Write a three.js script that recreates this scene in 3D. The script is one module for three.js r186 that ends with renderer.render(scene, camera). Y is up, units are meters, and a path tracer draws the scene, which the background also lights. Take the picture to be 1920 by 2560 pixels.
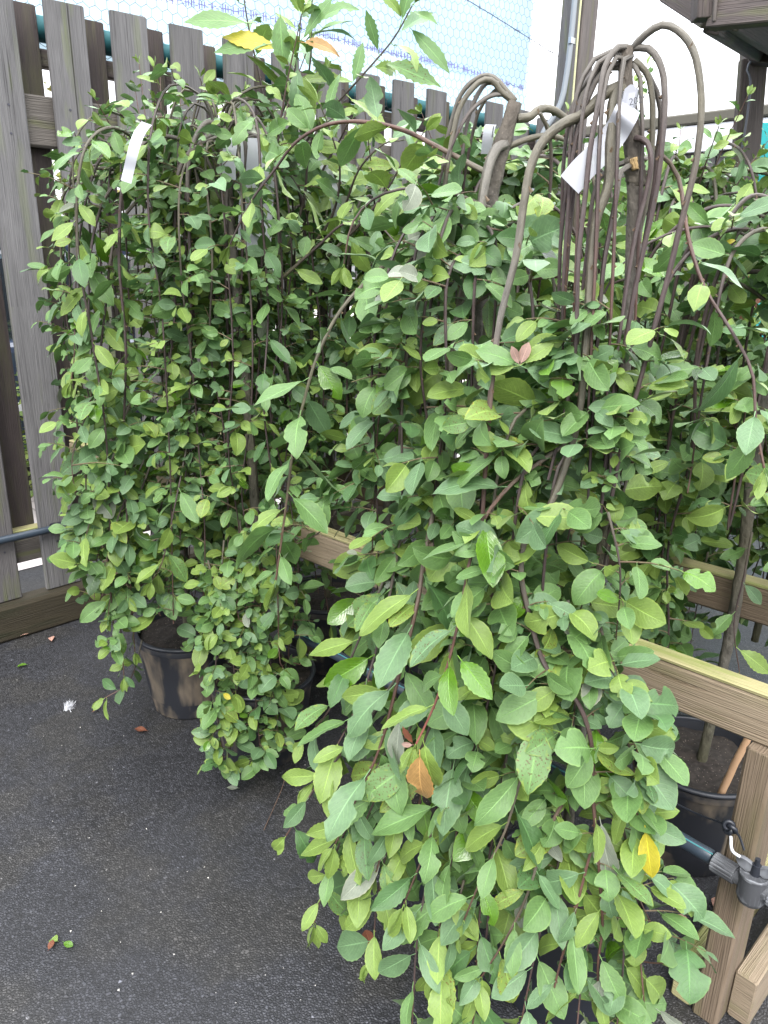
import * as THREE from 'three';
import { mergeGeometries } from 'three/addons/utils/BufferGeometryUtils.js';

// ------------------------------------------------------------------ camera, sky, sun, exposure
const W = 768, H = 1024;
const scene = new THREE.Scene();
const camera = new THREE.PerspectiveCamera(67.3, W / H, 0.05, 400);
camera.rotation.order = 'YXZ';
camera.position.set(0, 1.5, 0);
camera.rotation.set(THREE.MathUtils.degToRad(-19.1), THREE.MathUtils.degToRad(45.5), 0.0228);
camera.updateMatrixWorld(true);
const renderer = new THREE.WebGLRenderer({ antialias: true });
renderer.setSize(W, H);
renderer.toneMapping = THREE.LinearToneMapping;
renderer.toneMappingExposure = 3.45;
renderer.shadowMap.enabled = true;

const R = (seed) => () => { seed |= 0; seed = seed + 0x6D2B79F5 | 0; let t = Math.imul(seed ^ seed >>> 15, 1 | seed); t = t + Math.imul(t ^ t >>> 7, 61 | t) ^ t; return ((t ^ t >>> 14) >>> 0) / 4294967296; };
const hash = (x, y, s = 0) => { let h = Math.imul(x | 0, 374761393) + Math.imul(y | 0, 668265263) + Math.imul(s | 0, 2246822519) | 0; h = Math.imul(h ^ h >>> 13, 1274126177); return ((h ^ h >>> 16) >>> 0) / 4294967296; };
const sm = (t) => t * t * (3 - 2 * t), lerp = (a, b, t) => a + (b - a) * t, clamp = (x, a = 0, b = 1) => Math.min(b, Math.max(a, x));
const wrap = (i, n) => ((i % n) + n) % n;
function vnoise(x, y, px, py, s = 0) {   // tiles with period px, py
  const xi = Math.floor(x), yi = Math.floor(y), u = sm(x - xi), v = sm(y - yi);
  const h = (a, b) => hash(wrap(a, px), wrap(b, py), s);
  return lerp(lerp(h(xi, yi), h(xi + 1, yi), u), lerp(h(xi, yi + 1), h(xi + 1, yi + 1), u), v);
}
const fbm = (x, y, px, py, o, s) => { let a = 0, w = 0.5, t = 0; for (let i = 0; i < o; i++) { a += w * vnoise(x, y, px, py, s + i); t += w; w *= 0.5; x *= 2; y *= 2; px *= 2; py *= 2; } return a / t; };

{ // overcast sky: brighter towards the zenith, soft cloud structure
  const w = 256, h = 128, d = new Float32Array(w * h * 4);
  for (let j = 0; j < h; j++) for (let i = 0; i < w; i++) {
    const el = ((j + 0.5) / h - 0.5) * Math.PI, s = Math.sin(el);
    let l = el > 0 ? 0.50 + 1.45 * s : 0.50 * Math.max(0, 1 + el * 2.2) + 0.1;
    const n = fbm(i / 16, j / 10, 16, 13, 4, 5);
    if (el > 0) l *= 0.86 + 0.28 * n;
    const k = (j * w + i) * 4;
    d[k] = l * 0.975; d[k + 1] = l * 0.995; d[k + 2] = l * 1.05; d[k + 3] = 1;
  }
  const t = new THREE.DataTexture(d, w, h, THREE.RGBAFormat, THREE.FloatType);
  t.mapping = THREE.EquirectangularReflectionMapping; t.magFilter = THREE.LinearFilter; t.minFilter = THREE.LinearFilter; t.needsUpdate = true;
  scene.background = t; scene.environment = t;
}
const sun = new THREE.DirectionalLight(new THREE.Color(1, 0.97, 0.92), 1.15);
sun.position.set(2.5, 7, 3.0); sun.target.position.set(-1.5, 0, -1.6);
sun.castShadow = true; sun.shadow.radius = 45; sun.shadow.mapSize.set(2048, 2048);
Object.assign(sun.shadow.camera, { left: -6, right: 6, top: 6, bottom: -6, near: 0.5, far: 30 });
scene.add(sun, sun.target);

// ------------------------------------------------------------------ helpers
const V = (x, y, z) => new THREE.Vector3(x, y, z);
const UP = V(0, 1, 0);
function at(px, py, D) {           // point seen at that place of a 1920 x 2560 picture, D metres away along the ground
  const f = 1280 / Math.tan(THREE.MathUtils.degToRad(67.3 / 2));
  const d = V(px - 960, 1280 - py, -f).applyQuaternion(camera.quaternion);
  return d.multiplyScalar(D / Math.hypot(d.x, d.z)).add(camera.position);
}
const taken = {};
const numbered = (n) => { const k = taken[n] = (taken[n] ?? -1) + 1; return k ? `${n}_${String(k).padStart(3, '0')}` : n; };
function tag(o, label, category, group, kind) { if (label) o.userData.label = label; if (category) o.userData.category = category; if (group) o.userData.group = group; if (kind) o.userData.kind = kind; return o; }
function thing(name, label, category, pos = V(0, 0, 0), group) { const g = new THREE.Group(); g.name = numbered(name); g.position.copy(pos); scene.add(g); return tag(g, label, category, group); }
function mesh(name, geo, mat, parent, pos, quat) {
  const m = new THREE.Mesh(geo, mat); m.name = parent === scene ? numbered(name) : name; m.castShadow = m.receiveShadow = true;
  if (pos) m.position.copy(pos); if (quat) m.quaternion.copy(quat); parent.add(m); return m;
}
const C3 = (r, g, b) => new THREE.Color().setRGB(r, g, b);
const mat = (o) => new THREE.MeshStandardMaterial({ roughness: 0.8, ...o });
function tex(w, h, fn, srgb, wrapU = true) {      // fn(x, y) -> [r, g, b] linear 0..1 (or a number for data)
  const d = new Uint8Array(w * h * 4);
  const enc = srgb ? (c) => 255 * (c <= 0.0031308 ? 12.92 * c : 1.055 * Math.pow(c, 1 / 2.4) - 0.055) : (c) => 255 * c;
  for (let y = 0; y < h; y++) for (let x = 0; x < w; x++) {
    const v = fn(x, y), k = (y * w + x) * 4, a = typeof v === 'number' ? [v, v, v] : v;
    for (let c = 0; c < 3; c++) d[k + c] = clamp(enc(clamp(a[c])), 0, 255); d[k + 3] = a[3] === undefined ? 255 : a[3] * 255;
  }
  const t = new THREE.DataTexture(d, w, h); t.magFilter = THREE.LinearFilter; t.minFilter = THREE.LinearMipmapLinearFilter; t.generateMipmaps = true;
  t.wrapS = t.wrapT = wrapU ? THREE.RepeatWrapping : THREE.ClampToEdgeWrapping; if (srgb) t.colorSpace = THREE.SRGBColorSpace; t.needsUpdate = true; return t;
}
function geoFrom(pos, idx, uv, col) {
  const g = new THREE.BufferGeometry(); g.setAttribute('position', new THREE.Float32BufferAttribute(pos, 3));
  if (uv) g.setAttribute('uv', new THREE.Float32BufferAttribute(uv, 2)); if (col) g.setAttribute('color', new THREE.Float32BufferAttribute(col, 3));
  g.setIndex(idx); g.computeVertexNormals(); return g;
}
// a tube along points with radius function and optional colour function (linear rgb), capped
function tube(pts, rad, seg, sides = 6, colf, lumps = 0, seed = 1) {
  const curve = new THREE.CatmullRomCurve3(pts, false, 'centripetal'), n = seg, P = curve.getSpacedPoints(n);
  const pos = [], uv = [], col = [], idx = []; const T = V(), N = V(), B = V(); let prev = Math.abs(P[1].clone().sub(P[0]).normalize().y) > 0.9 ? V(1, 0, 0) : V(0, 1, 0), len = 0;
  for (let i = 0; i <= n; i++) {
    T.copy(P[Math.min(n, i + 1)]).sub(P[Math.max(0, i - 1)]).normalize();
    N.copy(prev).addScaledVector(T, -prev.dot(T)).normalize(); prev = N.clone(); B.crossVectors(T, N);
    if (i) len += P[i].distanceTo(P[i - 1]);
    const t = i / n, r0 = rad(t), c = colf ? colf(t) : null;
    for (let k = 0; k <= sides; k++) {
      const a = k / sides * Math.PI * 2, r = r0 * (1 + lumps * (hash(i, k % sides, seed) - 0.5));
      pos.push(P[i].x + r * (N.x * Math.cos(a) + B.x * Math.sin(a)), P[i].y + r * (N.y * Math.cos(a) + B.y * Math.sin(a)), P[i].z + r * (N.z * Math.cos(a) + B.z * Math.sin(a)));
      uv.push(k / sides, len); if (c) col.push(...c);
    }
  }
  const s = sides + 1;
  for (let i = 0; i < n; i++) for (let k = 0; k < sides; k++) { const a = i * s + k, b = a + s; idx.push(a, a + 1, b, b, a + 1, b + 1); }
  for (const [i, fl] of [[0, 1], [n, 0]]) {
    const c0 = pos.length / 3; pos.push(P[i].x, P[i].y, P[i].z); uv.push(0.5, i ? len : 0); if (colf) col.push(...colf(i / n));
    for (let k = 0; k < sides; k++) fl ? idx.push(c0, i * s + k + 1, i * s + k) : idx.push(c0, i * s + k, i * s + k + 1);
  }
  return geoFrom(pos, idx, uv, colf ? col : null);
}
// a plank: length along y from 0, width along x, thickness along z; chamfered, with an optional lengthwise groove in its front
function plank(L, w, t, { ch = 0.004, groove = null, u0 = 0, v0 = 0, saw = 0, bow = 0 } = {}) {
  const a = w / 2, b = t / 2, p = [[-a + ch, -b], [a - ch, -b], [a, -b + ch], [a, b - ch], [a - ch, b]];
  if (groove !== null) p.push([groove + 0.003, b], [groove, b - 0.007], [groove - 0.003, b]);
  p.push([-a + ch, b], [-a, b - ch], [-a, -b + ch]);
  const n = p.length, pos = [], uv = [], idx = []; const ys = [0, 0.003, L * 0.25, L * 0.5, L * 0.75, L - 0.003, L], m = ys.length;
  for (let e = 0; e < n; e++) {
    const q = p[e], r = p[(e + 1) % n], base = pos.length / 3;
    for (let i = 0; i < m; i++) for (const [x, z] of [q, r]) {
      const end = i === 0 || i === m - 1 ? 0.003 : 0, y = ys[i] + (i === m - 1 ? saw * x : 0), bz = bow * Math.sin(Math.PI * ys[i] / L);
      pos.push(x - Math.sign(x) * end, y, z - Math.sign(z) * end + bz); uv.push((x + z * 1.3) / 0.15 + u0, y / 2.4 + v0);
    }
    for (let i = 0; i < m - 1; i++) { const k = base + i * 2; idx.push(k, k + 2, k + 1, k + 1, k + 2, k + 3); }
  }
  for (const top of [0, 1]) {
    const base = pos.length / 3, y = top ? L : 0; const pts = p.map(([x, z]) => [x - Math.sign(x) * 0.003, z - Math.sign(z) * 0.003]);
    for (const [x, z] of pts) { pos.push(x, y + (top ? saw * x : 0), z); uv.push(x / 0.15 + u0, z / 2.4 + v0); }
    const tris = THREE.ShapeUtils.triangulateShape(pts.map((q) => new THREE.Vector2(...q)), []);
    for (const [i, j, k] of tris) top ? idx.push(base + i, base + k, base + j) : idx.push(base + i, base + j, base + k);
  }
  return geoFrom(pos, idx, uv);
}
const box = (w, h, d, x = 0, y = 0, z = 0) => new THREE.BoxGeometry(w, h, d).translate(x, y, z);
const cyl = (r0, r1, h, n = 20) => new THREE.CylinderGeometry(r1, r0, h, n);
// the rotation that takes y to the given direction and z as near as can be to the given facing
function facing(dir, front) { const y = dir.clone().normalize(), x = V().crossVectors(y, front).normalize(), z = V().crossVectors(x, y); return new THREE.Quaternion().setFromRotationMatrix(new THREE.Matrix4().makeBasis(x, y, z)); }

// ------------------------------------------------------------------ wood, tarmac and other surfaces
function wood(seed, colA, colB, colDark, knots, green) {
  const w = 256, h = 1024, r = R(seed), K = []; for (let i = 0; i < knots; i++) K.push([r() * w, r() * h, 5 + r() * 9]);
  const cache = new Float32Array(w * h), gr = new Float32Array(w * h);
  for (let y = 0; y < h; y++) for (let x = 0; x < w; x++) {
    let dx = 0, kn = 0;
    for (const [kx, ky, kr] of K) { const ex = wrap(x - kx + w / 2, w) - w / 2, ey = (wrap(y - ky + h / 2, h) - h / 2) * 0.43, q = Math.hypot(ex, ey * 0.8); dx += Math.sign(ex) * kr * 1.3 * Math.exp(-q * q / (kr * kr * 9)); if (q < kr) kn = Math.max(kn, sm(1 - q / kr) * (0.7 + 0.3 * Math.sin(q * 2.2))); }
    const xx = x - dx + 14 * (vnoise(y / 170, x / 128, 6, 2, seed) - 0.5);
    const ring = 0.5 + 0.5 * Math.sin(xx * 0.74 + 6 * vnoise(xx / 40, y / 260, 6, 4, seed + 1));
    const fine = vnoise(xx / 1.6, y / 45, 160, 23, seed + 2), fine2 = vnoise(xx / 3.2, y / 18, 80, 57, seed + 3);
    const big = fbm(x / 64, y / 128, 4, 8, 3, seed + 4);
    const k = y * w + x; let g = 0.12 * ring + 0.34 * fine + 0.24 * fine2 + 0.36 * big + 0.04; g -= kn * 0.55;
    const crack = vnoise(xx / 5, y / 300, 51, 3, seed + 7); if (crack > 0.86) g -= (crack - 0.86) * 3.2;
    cache[k] = g; gr[k] = green ? clamp((fbm(x / 50, y / 90, 5, 11, 4, seed + 9) - 0.52) * 4) * green : 0;
  }
  const col = tex(w, h, (x, y) => {
    const g = cache[y * w + x], t = clamp(g * 1.15 - 0.05); const a = [];
    for (let c = 0; c < 3; c++) a.push(g < 0.28 ? lerp(colDark[c], colA[c], clamp(g / 0.28)) : lerp(colA[c], colB[c], clamp((t - 0.27) / 0.65)));
    const q = gr[y * w + x]; return [lerp(a[0], 0.14, q), lerp(a[1], 0.17, q), lerp(a[2], 0.035, q)];
  }, true);
  const bump = tex(w, h, (x, y) => cache[y * w + x], false);
  return [col, bump];
}
const woodMat = ([map, bumpMap], color = 0xffffff, o = {}) => mat({ map, bumpMap, bumpScale: 0.0035, color, roughness: 0.85, ...o });
const grey1 = wood(11, [0.092, 0.087, 0.083], [0.19, 0.18, 0.17], [0.018, 0.016, 0.015], 4, 0.25);
const grey2 = wood(23, [0.080, 0.075, 0.071], [0.166, 0.157, 0.149], [0.016, 0.014, 0.013], 3, 0.5);
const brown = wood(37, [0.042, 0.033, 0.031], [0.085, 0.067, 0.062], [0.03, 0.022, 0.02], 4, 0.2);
const fresh = wood(51, [0.215, 0.165, 0.112], [0.33, 0.272, 0.20], [0.13, 0.085, 0.05], 3, 0.3);
const mossy = wood(67, [0.22, 0.19, 0.09], [0.33, 0.305, 0.15], [0.12, 0.10, 0.03], 2, 0.9);
const M = {
  board: [woodMat(grey1, 0xe4e6ec), woodMat(grey2, 0xe6e8ee), woodMat(grey1, 0xd2d3d8), woodMat(grey2, 0xdedce0)],
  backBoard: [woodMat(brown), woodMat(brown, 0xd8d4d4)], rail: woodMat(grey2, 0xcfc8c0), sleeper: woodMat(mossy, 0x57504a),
  fresh: woodMat(fresh, 0xdcd8d2), fresh2: woodMat(fresh, 0xb8b0aa), mossTop: woodMat(mossy), beam: woodMat(brown, 0xffffff), beam2: woodMat(grey1, 0xd9cfcc),
  plastic: mat({ color: C3(0.014, 0.016, 0.022), roughness: 0.42 }), pipe: mat({ color: C3(0.028, 0.04, 0.055), roughness: 0.38 }), stripe: mat({ color: C3(0.06, 0.22, 0.24), roughness: 0.4 }),
  steel: mat({ color: C3(0.45, 0.46, 0.48), metalness: 0.9, roughness: 0.4 }), wire: mat({ color: C3(0.10, 0.105, 0.12), metalness: 0.3, roughness: 0.6 }), barb: mat({ color: C3(0.06, 0.06, 0.075), metalness: 0.5, roughness: 0.6 }),
  paper: new THREE.MeshPhysicalMaterial({ color: C3(0.44, 0.45, 0.49), roughness: 0.55, side: THREE.DoubleSide, transmission: 0.25, thickness: 0 }), ink: mat({ color: C3(0.03, 0.03, 0.035), roughness: 0.6 }),
  teal: mat({ color: C3(0.01, 0.085, 0.095), roughness: 0.7 }), felt: mat({ color: C3(0.08, 0.075, 0.06), roughness: 0.95 }), whitePaint: mat({ color: C3(0.62, 0.63, 0.66), roughness: 0.5 }),
};
// greyish plastic with scuffs
const scuffed = mat({ map: tex(256, 256, (x, y) => { const a = fbm(x / 16, y / 16, 16, 16, 4, 91), s = vnoise(x / 3, y / 40, 85, 6, 92) > 0.8 ? 0.05 : 0; const b = 0.055 + clamp((a - 0.52) * 0.55, 0, 0.12) + s * 0.5; return [b, b * 1.04, b * 1.12]; }, true), roughness: 0.55 });
const mudPot = (() => {
  const map = tex(512, 256, (x, y) => {
    const n = fbm(x / 32, y / 32, 16, 8, 5, 71), st = fbm(x / 10, y / 60, 51, 4, 3, 75), v = y / 256;
    const m = clamp((n * 0.8 + st * 0.35 - 0.555) * 4.5) * clamp((0.86 - v) * 6) * (0.6 + 0.4 * fbm(x / 6, y / 6, 85, 42, 2, 79));
    return [lerp(0.011, 0.135, m), lerp(0.0125, 0.108, m), lerp(0.017, 0.078, m)];
  }, true);
  return mat({ map, roughness: 0.6 });
})();
const soilMat = mat({ map: tex(256, 256, (x, y) => { const n = fbm(x / 8, y / 8, 32, 32, 4, 201), s = hash(x >> 1, y >> 1, 7) > 0.985 ? 0.25 : 0; const b = 0.006 + n * 0.03 + s * 0.5; return [b * 1.25, b, b * 0.85]; }, true), roughness: 1 });

{ // ground: one sheet of old tarmac to the horizon
  const N = 2048, cells = 400, cs = N / cells; // 2 m tile, stones of about 5.5 mm
  const hgt = new Float32Array(N * N), id = new Float32Array(N * N);
  for (let y = 0; y < N; y++) for (let x = 0; x < N; x++) {
    const gx = Math.floor(x / cs), gy = Math.floor(y / cs); let d1 = 9, d2 = 9, w = 0;
    for (let j = -1; j <= 1; j++) for (let i = -1; i <= 1; i++) {
      const cx = wrap(gx + i, cells), cy = wrap(gy + j, cells), px = (gx + i + hash(cx, cy, 1)) * cs, py = (gy + j + hash(cx, cy, 2)) * cs; if (hash(cx, cy, 4) < 0.32) continue;
      const q = Math.hypot(px - x, py - y) / cs / (0.75 + 0.6 * hash(cx, cy, 5)); if (q < d1) { d2 = d1; d1 = q; w = hash(cx, cy, 3); } else if (q < d2) d2 = q;
    }
    const k = y * N + x; hgt[k] = clamp((d2 - d1) * 1.5) * (0.35 + 0.65 * w); id[k] = w;
  }
  const map = tex(N, N, (x, y) => {
    const k = y * N + x, big = fbm(x / 256, y / 256, 8, 8, 5, 31), st = fbm(x / 128, y / 128, 16, 16, 4, 33);
    let b = (0.014 + 0.032 * hgt[k] + 0.014 * (id[k] - 0.5)) * (0.52 + 0.46 * big); const fl = id[k] > 0.9985 ? 0.10 * hgt[k] : id[k] > 0.95 ? 0.012 * hgt[k] : 0; b = Math.max(0.005, b) + fl;
    const w = clamp((st - 0.46) * 4.5); return [b * (1.08 + 0.14 * w), b * (1.1 + 0.07 * w), b * (1.27 - 0.14 * w)];
  }, true);
  const bump = tex(N, N, (x, y) => hgt[y * N + x] * 0.85 + 0.15 * fbm(x / 64, y / 64, 32, 32, 3, 35), false);
  const rough = tex(512, 512, (x, y) => [0, 0.44 + 0.4 * fbm(x / 64, y / 64, 8, 8, 4, 41), 0], false);
  for (const t of [map, bump, rough]) t.repeat.set(1, 1);
  const g = new THREE.PlaneGeometry(240, 240, 1, 1).rotateX(-Math.PI / 2); const uv = g.attributes.uv; for (let i = 0; i < uv.count; i++) uv.setXY(i, uv.getX(i) * 120, uv.getY(i) * 120);
  tag(mesh('ground', g, mat({ map, bumpMap: bump, bumpScale: 0.0022, roughnessMap: rough, roughness: 1 }), scene), 'dark old tarmac with worn aggregate under the potted trees', null, null, 'structure');
}

// ------------------------------------------------------------------ fence on the left
const FX = -2.98, rnd = R(77);
{
  const f = thing('wooden_fence', 'tall weathered grey fence of staggered boards behind the willows', 'fence', V(FX, 0, 0));
  const add = (name, L, w, t, x, y, z, m, o) => mesh(name, plank(L, w, t, { u0: rnd() * 7, v0: rnd() * 5, ...o }), m, f, V(x, y, z), facing(V(0, 1, 0), V(1, 0, 0)));
  const along = (name, w, t, x, y, m, z0 = 0.9, z1 = -4.35) => mesh(name, plank(z0 - z1, w, t, { u0: rnd() * 7, v0: rnd() * 3, ch: 0.006 }), m, f, V(x, y, z0), facing(V(0, 0, -1), V(1, 0, 0)));
  for (let i = -8; i < 13; i++) {
    const z = -1.325 - 0.2385 * i + (rnd() - 0.5) * 0.006, top = 2.275 - 0.004 * i + (rnd() - 0.5) * 0.018;
    if (z < -4.3) continue;
    add('board', top - 0.152 + (rnd() - 0.5) * 0.02, 0.14, 0.022, 0, 0.152, z, M.board[Math.floor(rnd() * 4)], { groove: i === 0 || rnd() < 0.12 ? 0.004 + (rnd() - 0.5) * 0.03 : null, saw: (rnd() - 0.5) * 0.04, bow: (rnd() - 0.5) * 0.012 });
    const zb = z - 0.109 + (rnd() - 0.5) * 0.012, tb = 2.25 - 0.004 * i + (rnd() - 0.5) * 0.03;
    if (zb < -4.3) continue;
    // back boards stop between the rails and show as two lengths, upper and lower
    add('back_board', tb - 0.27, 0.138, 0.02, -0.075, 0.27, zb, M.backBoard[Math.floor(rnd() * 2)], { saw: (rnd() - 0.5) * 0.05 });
  }
  along('rail', 0.165, 0.05, -0.0375, 1.885, M.rail); along('rail', 0.12, 0.05, -0.0375, 0.345, M.rail); along('rail', 0.06, 0.045, -0.11, 2.10, M.beam);
  mesh('rail_top', plank(5.25, 0.05, 0.012, { u0: 0.2, v0: 0.4 }), M.mossTop, f, V(-0.0375, 0.413, 0.9), facing(V(0, 0, -1), V(0, 1, 0)));
  mesh('base_board', plank(5.25, 0.15, 0.10, { ch: 0.012, u0: 0.3 }), M.sleeper, f, V(0.004, 0.073, 0.9), facing(V(0, 0, -1), V(1, 0, 0)));
  mesh('green_batten', tube([V(-0.115, 2.19, 0.9), V(-0.113, 2.195, -1), V(-0.116, 2.185, -2.4), V(-0.115, 2.17, -4.3)], () => 0.042, 60, 10, null, 0.12, 4), M.teal, f);
  const heads = []; for (let i = -8; i < 13; i++) for (const y of [1.93, 1.84, 0.36]) { const z = -1.325 - 0.2385 * i; if (z > -4.3 && z < 0.8) heads.push(cyl(0.004, 0.004, 0.004, 8).rotateZ(Math.PI / 2).translate(0.0125, y + (hash(i, y * 100) - 0.5) * 0.03, z + (hash(i, y * 90) - 0.5) * 0.06)); }
  tag(mesh('nail_heads', mergeGeometries(heads), M.barb, f), null, null, null, 'stuff');
}
{ // netting with chicken wire above the fence, held by the far post
  const n = thing('windbreak_net', 'pale blue windbreak netting with hexagonal chicken wire above the fence', 'netting', V(FX - 0.13, 2.1, 0));
  const sag = (z, y) => 0.02 * Math.sin(z * 1.7 + y * 2) + 0.015 * Math.sin(z * 4.1);
  const sheet = (y0, y1, z0, z1, off, wob, m, name) => {
    const pos = [], uv = [], idx = [], nu = 60, nv = 14;
    for (let i = 0; i <= nu; i++) for (let j = 0; j <= nv; j++) { const z = lerp(z0, z1, i / nu), ya = y0(z), y = lerp(ya, y1(z), j / nv); pos.push(off + sag(z, y) + wob * Math.sin(z * 9 + j), y, z); uv.push(z, y); }
    for (let i = 0; i < nu; i++) for (let j = 0; j < nv; j++) { const a = i * (nv + 1) + j, b = a + nv + 1; idx.push(a, b, a + 1, b, b + 1, a + 1); }
    return mesh(name, geoFrom(pos, idx, uv), m, n);
  };
  // woven tape: close horizontal threads, some light between them
  const weave = tex(64, 64, (x, y) => { const t = wrap(y, 8) < 5 ? 1 : 0.74, u = wrap(x, 16) < 2 ? 1 : 0; const a = Math.max(t, u); return [0.85, 0.95, 1, a]; }, true);
  weave.repeat.set(16, 40);
  const netM = (o, c) => new THREE.MeshPhysicalMaterial({ color: c, map: weave, transparent: true, opacity: o, side: THREE.DoubleSide, roughness: 0.9, transmission: 0.5, thickness: 0 });
  sheet((z) => 0.02, (z) => 1.6, 0.9, -4.18, -0.02, 0.002, netM(0.88, C3(0.60, 0.71, 0.78)), 'mesh_sheet');
  sheet((z) => 0.03, (z) => 0.285 + 0.02 * Math.sin(z * 3), 0.9, -4.2, -0.035, 0.004, netM(0.5, C3(0.45, 0.74, 0.78)), 'lower_band');
  sheet((z) => 0.30 + 0 * z, (z) => 0.30 + Math.max(0.02, (-1.9 - z) * 0.75), -1.9, -4.19, -0.05, 0.004, netM(0.82, C3(0.34, 0.49, 0.74)), 'overlap_sheet');
  // the stitched seam
  const st = []; const rr = R(5);
  for (let z = 0.9; z > -4.1; z -= 0.012) { const y = 0.30 + 0.012 * Math.sin(z * 5); st.push(box(0.003, 0.003, 0.011, 0.012 + sag(z, y), y + (rr() - 0.5) * 0.012, z)); if (rr() < 0.6) st.push(box(0.003, 0.022 + rr() * 0.012, 0.003, 0.013 + sag(z, y), y, z)); }
  tag(mesh('seam_stitches', mergeGeometries(st), mat({ color: C3(0.16, 0.14, 0.34), roughness: 0.8 }), n), null, null, null, 'stuff');
  // chicken wire
  const wires = [], a = 0.0262, dz = a * Math.sqrt(3), wr = 0.0011;
  const wig = (z, y) => V(0.03 + sag(z, y) + 0.006 * Math.sin(z * 11 + y * 7), y + 0.004 * Math.sin(z * 17), z + 0.004 * Math.sin(y * 23 + z));
  const seg = (p, q) => { const d = q.clone().sub(p), L = d.length(); const g = new THREE.CylinderGeometry(wr, wr, L, 4, 1, true); g.applyQuaternion(new THREE.Quaternion().setFromUnitVectors(UP, d.normalize())); const m = p.clone().add(q).multiplyScalar(0.5); g.translate(m.x, m.y, m.z); wires.push(g); };
  for (let r = 0; r < 40; r++) for (let c = 0; c < 112; c++) {
    const y = 0.04 + r * a * 1.5, z = 0.7 - (c + (r % 2) / 2) * dz; if (z < -4.15) continue;
    const c0 = wig(z, y), d1 = wig(z - dz / 2, y + a / 2), d2 = wig(z + dz / 2, y + a / 2), u = wig(z - dz / 2, y + a * 1.5);
    seg(c0, d1); seg(c0, d2); seg(d1, u);
  }
  tag(mesh('wire_mesh', mergeGeometries(wires), M.wire, n), null, null, null, 'stuff');
}
{ // barbed wire strung along outside the netting
  const pA = V(FX - 0.02, 2.79, 0.5), pts = [V(FX - 0.04, 2.93, 0.4), V(FX - 0.03, 2.85, -1.4), V(FX - 0.02, 2.80, -2.4), V(FX - 0.02, 2.70, -3.4), V(FX - 0.0, 2.56, -4.3)], base = pA;
  const c = new THREE.CatmullRomCurve3(pts), g = [tube(pts, () => 0.0022, 90, 5, null, 0.5)];
  for (let i = 1; i < 44; i++) { const p = c.getPointAt(i / 44); for (const s of [-1, 1]) g.push(cyl(0.0012, 0.0012, 0.034, 4).rotateX(s * 0.7 + i).rotateY(i * 1.3).translate(p.x, p.y, p.z)); }
  const m = mesh('barbed_wire', mergeGeometries(g).translate(-base.x, -base.y, -base.z), M.barb, scene, base); tag(m, 'thin barbed wire strand running across the chicken wire to the far post', 'wire');
}
{ // far post at the end of the fence
  const p = thing('fence_post', 'tall grey timber post with a conduit at the far end of the fence', 'post', V(FX + 0.02, 0, -4.42));
  mesh('post', plank(3.7, 0.15, 0.15, { ch: 0.006 }), M.beam2, p, V(0, 0, 0)); mesh('side_batten', plank(3.7, 0.06, 0.09, { u0: 2 }), M.board[1], p, V(0.02, 0, 0.122), facing(UP, V(1, 0, 0)));
  mesh('conduit', tube([V(-0.01, 1.5, 0.31), V(0, 2.1, 0.30), V(0.07, 2.28, 0.23), V(0.085, 2.45, 0.205), V(0.085, 3.7, 0.195)], () => 0.016, 40, 10), mat({ color: C3(0.20, 0.22, 0.24), roughness: 0.5 }), p);
  mesh('cable', tube([V(0.115, 2.3, 0.165), V(0.11, 2.8, 0.165), V(0.115, 3.2, 0.16), V(0.11, 3.7, 0.165)], () => 0.006, 30, 6), mat({ color: C3(0.45, 0.45, 0.25), roughness: 0.6 }), p);
  mesh('conduit_clip', box(0.02, 0.03, 0.06, 0.095, 2.62, 0.19), M.steel, p);
}

// ------------------------------------------------------------------ timber bed frames
// front frame: rail at the front row of willows; it stands slightly askew to the fence
const railZ = (x) => -1.165 + (x + 2.95) * -0.064;
{
  const f = thing('timber_staging', 'pale new timber frame with long rail, leg and floor runners beside the front willows', 'staging', V(-0.36, 0, -1.3));
  const o = f.position, p = (x, y, z) => V(x, y, z).sub(o);
  const dir = V(2.85, 0, railZ(-0.1) - railZ(-2.95));
  mesh('rail', plank(2.85, 0.095, 0.045, { u0: 0.4, v0: 0.31, ch: 0.006 }), M.fresh, f, p(-2.95, 0.702, railZ(-2.95) - 0.02), facing(dir, V(0, 0, 1)));
  const t = mesh('rail_top', plank(2.85, 0.043, 0.008, { u0: 1.4, v0: 0.7, ch: 0.002 }), M.mossTop, f, p(-2.95, 0.7535, railZ(-2.95) - 0.02), facing(dir, V(0, 1, 0)));
  mesh('leg', plank(0.655, 0.052, 0.095, { u0: 0.9, v0: 0.1, ch: 0.005 }), M.fresh2, f, p(-0.352, 0, -1.352), facing(UP, V(0, 0, 1)));
  mesh('runner', plank(0.9, 0.10, 0.045, { u0: 0.2, v0: 0.5, ch: 0.004 }), M.mossTop, f, p(-0.405, 0.052, -1.31), facing(V(0, 0, -1), V(1, 0, 0)));
  mesh('runner', plank(0.95, 0.12, 0.045, { u0: 0.6, v0: 0.2, ch: 0.004 }), M.fresh, f, p(-0.303, 0.062, -1.352), facing(V(0, 0, -1), V(1, 0, 0)));
  mesh('bolt', cyl(0.009, 0.009, 0.006, 12).rotateZ(Math.PI / 2), M.steel, f, p(-0.275, 0.10, -1.47));
  mesh('leg', plank(0.655, 0.052, 0.095, { u0: 3.9, v0: 0.6 }), M.fresh2, f, p(-2.86, 0, railZ(-2.86) - 0.095), facing(UP, V(0, 0, 1)));
}
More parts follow.
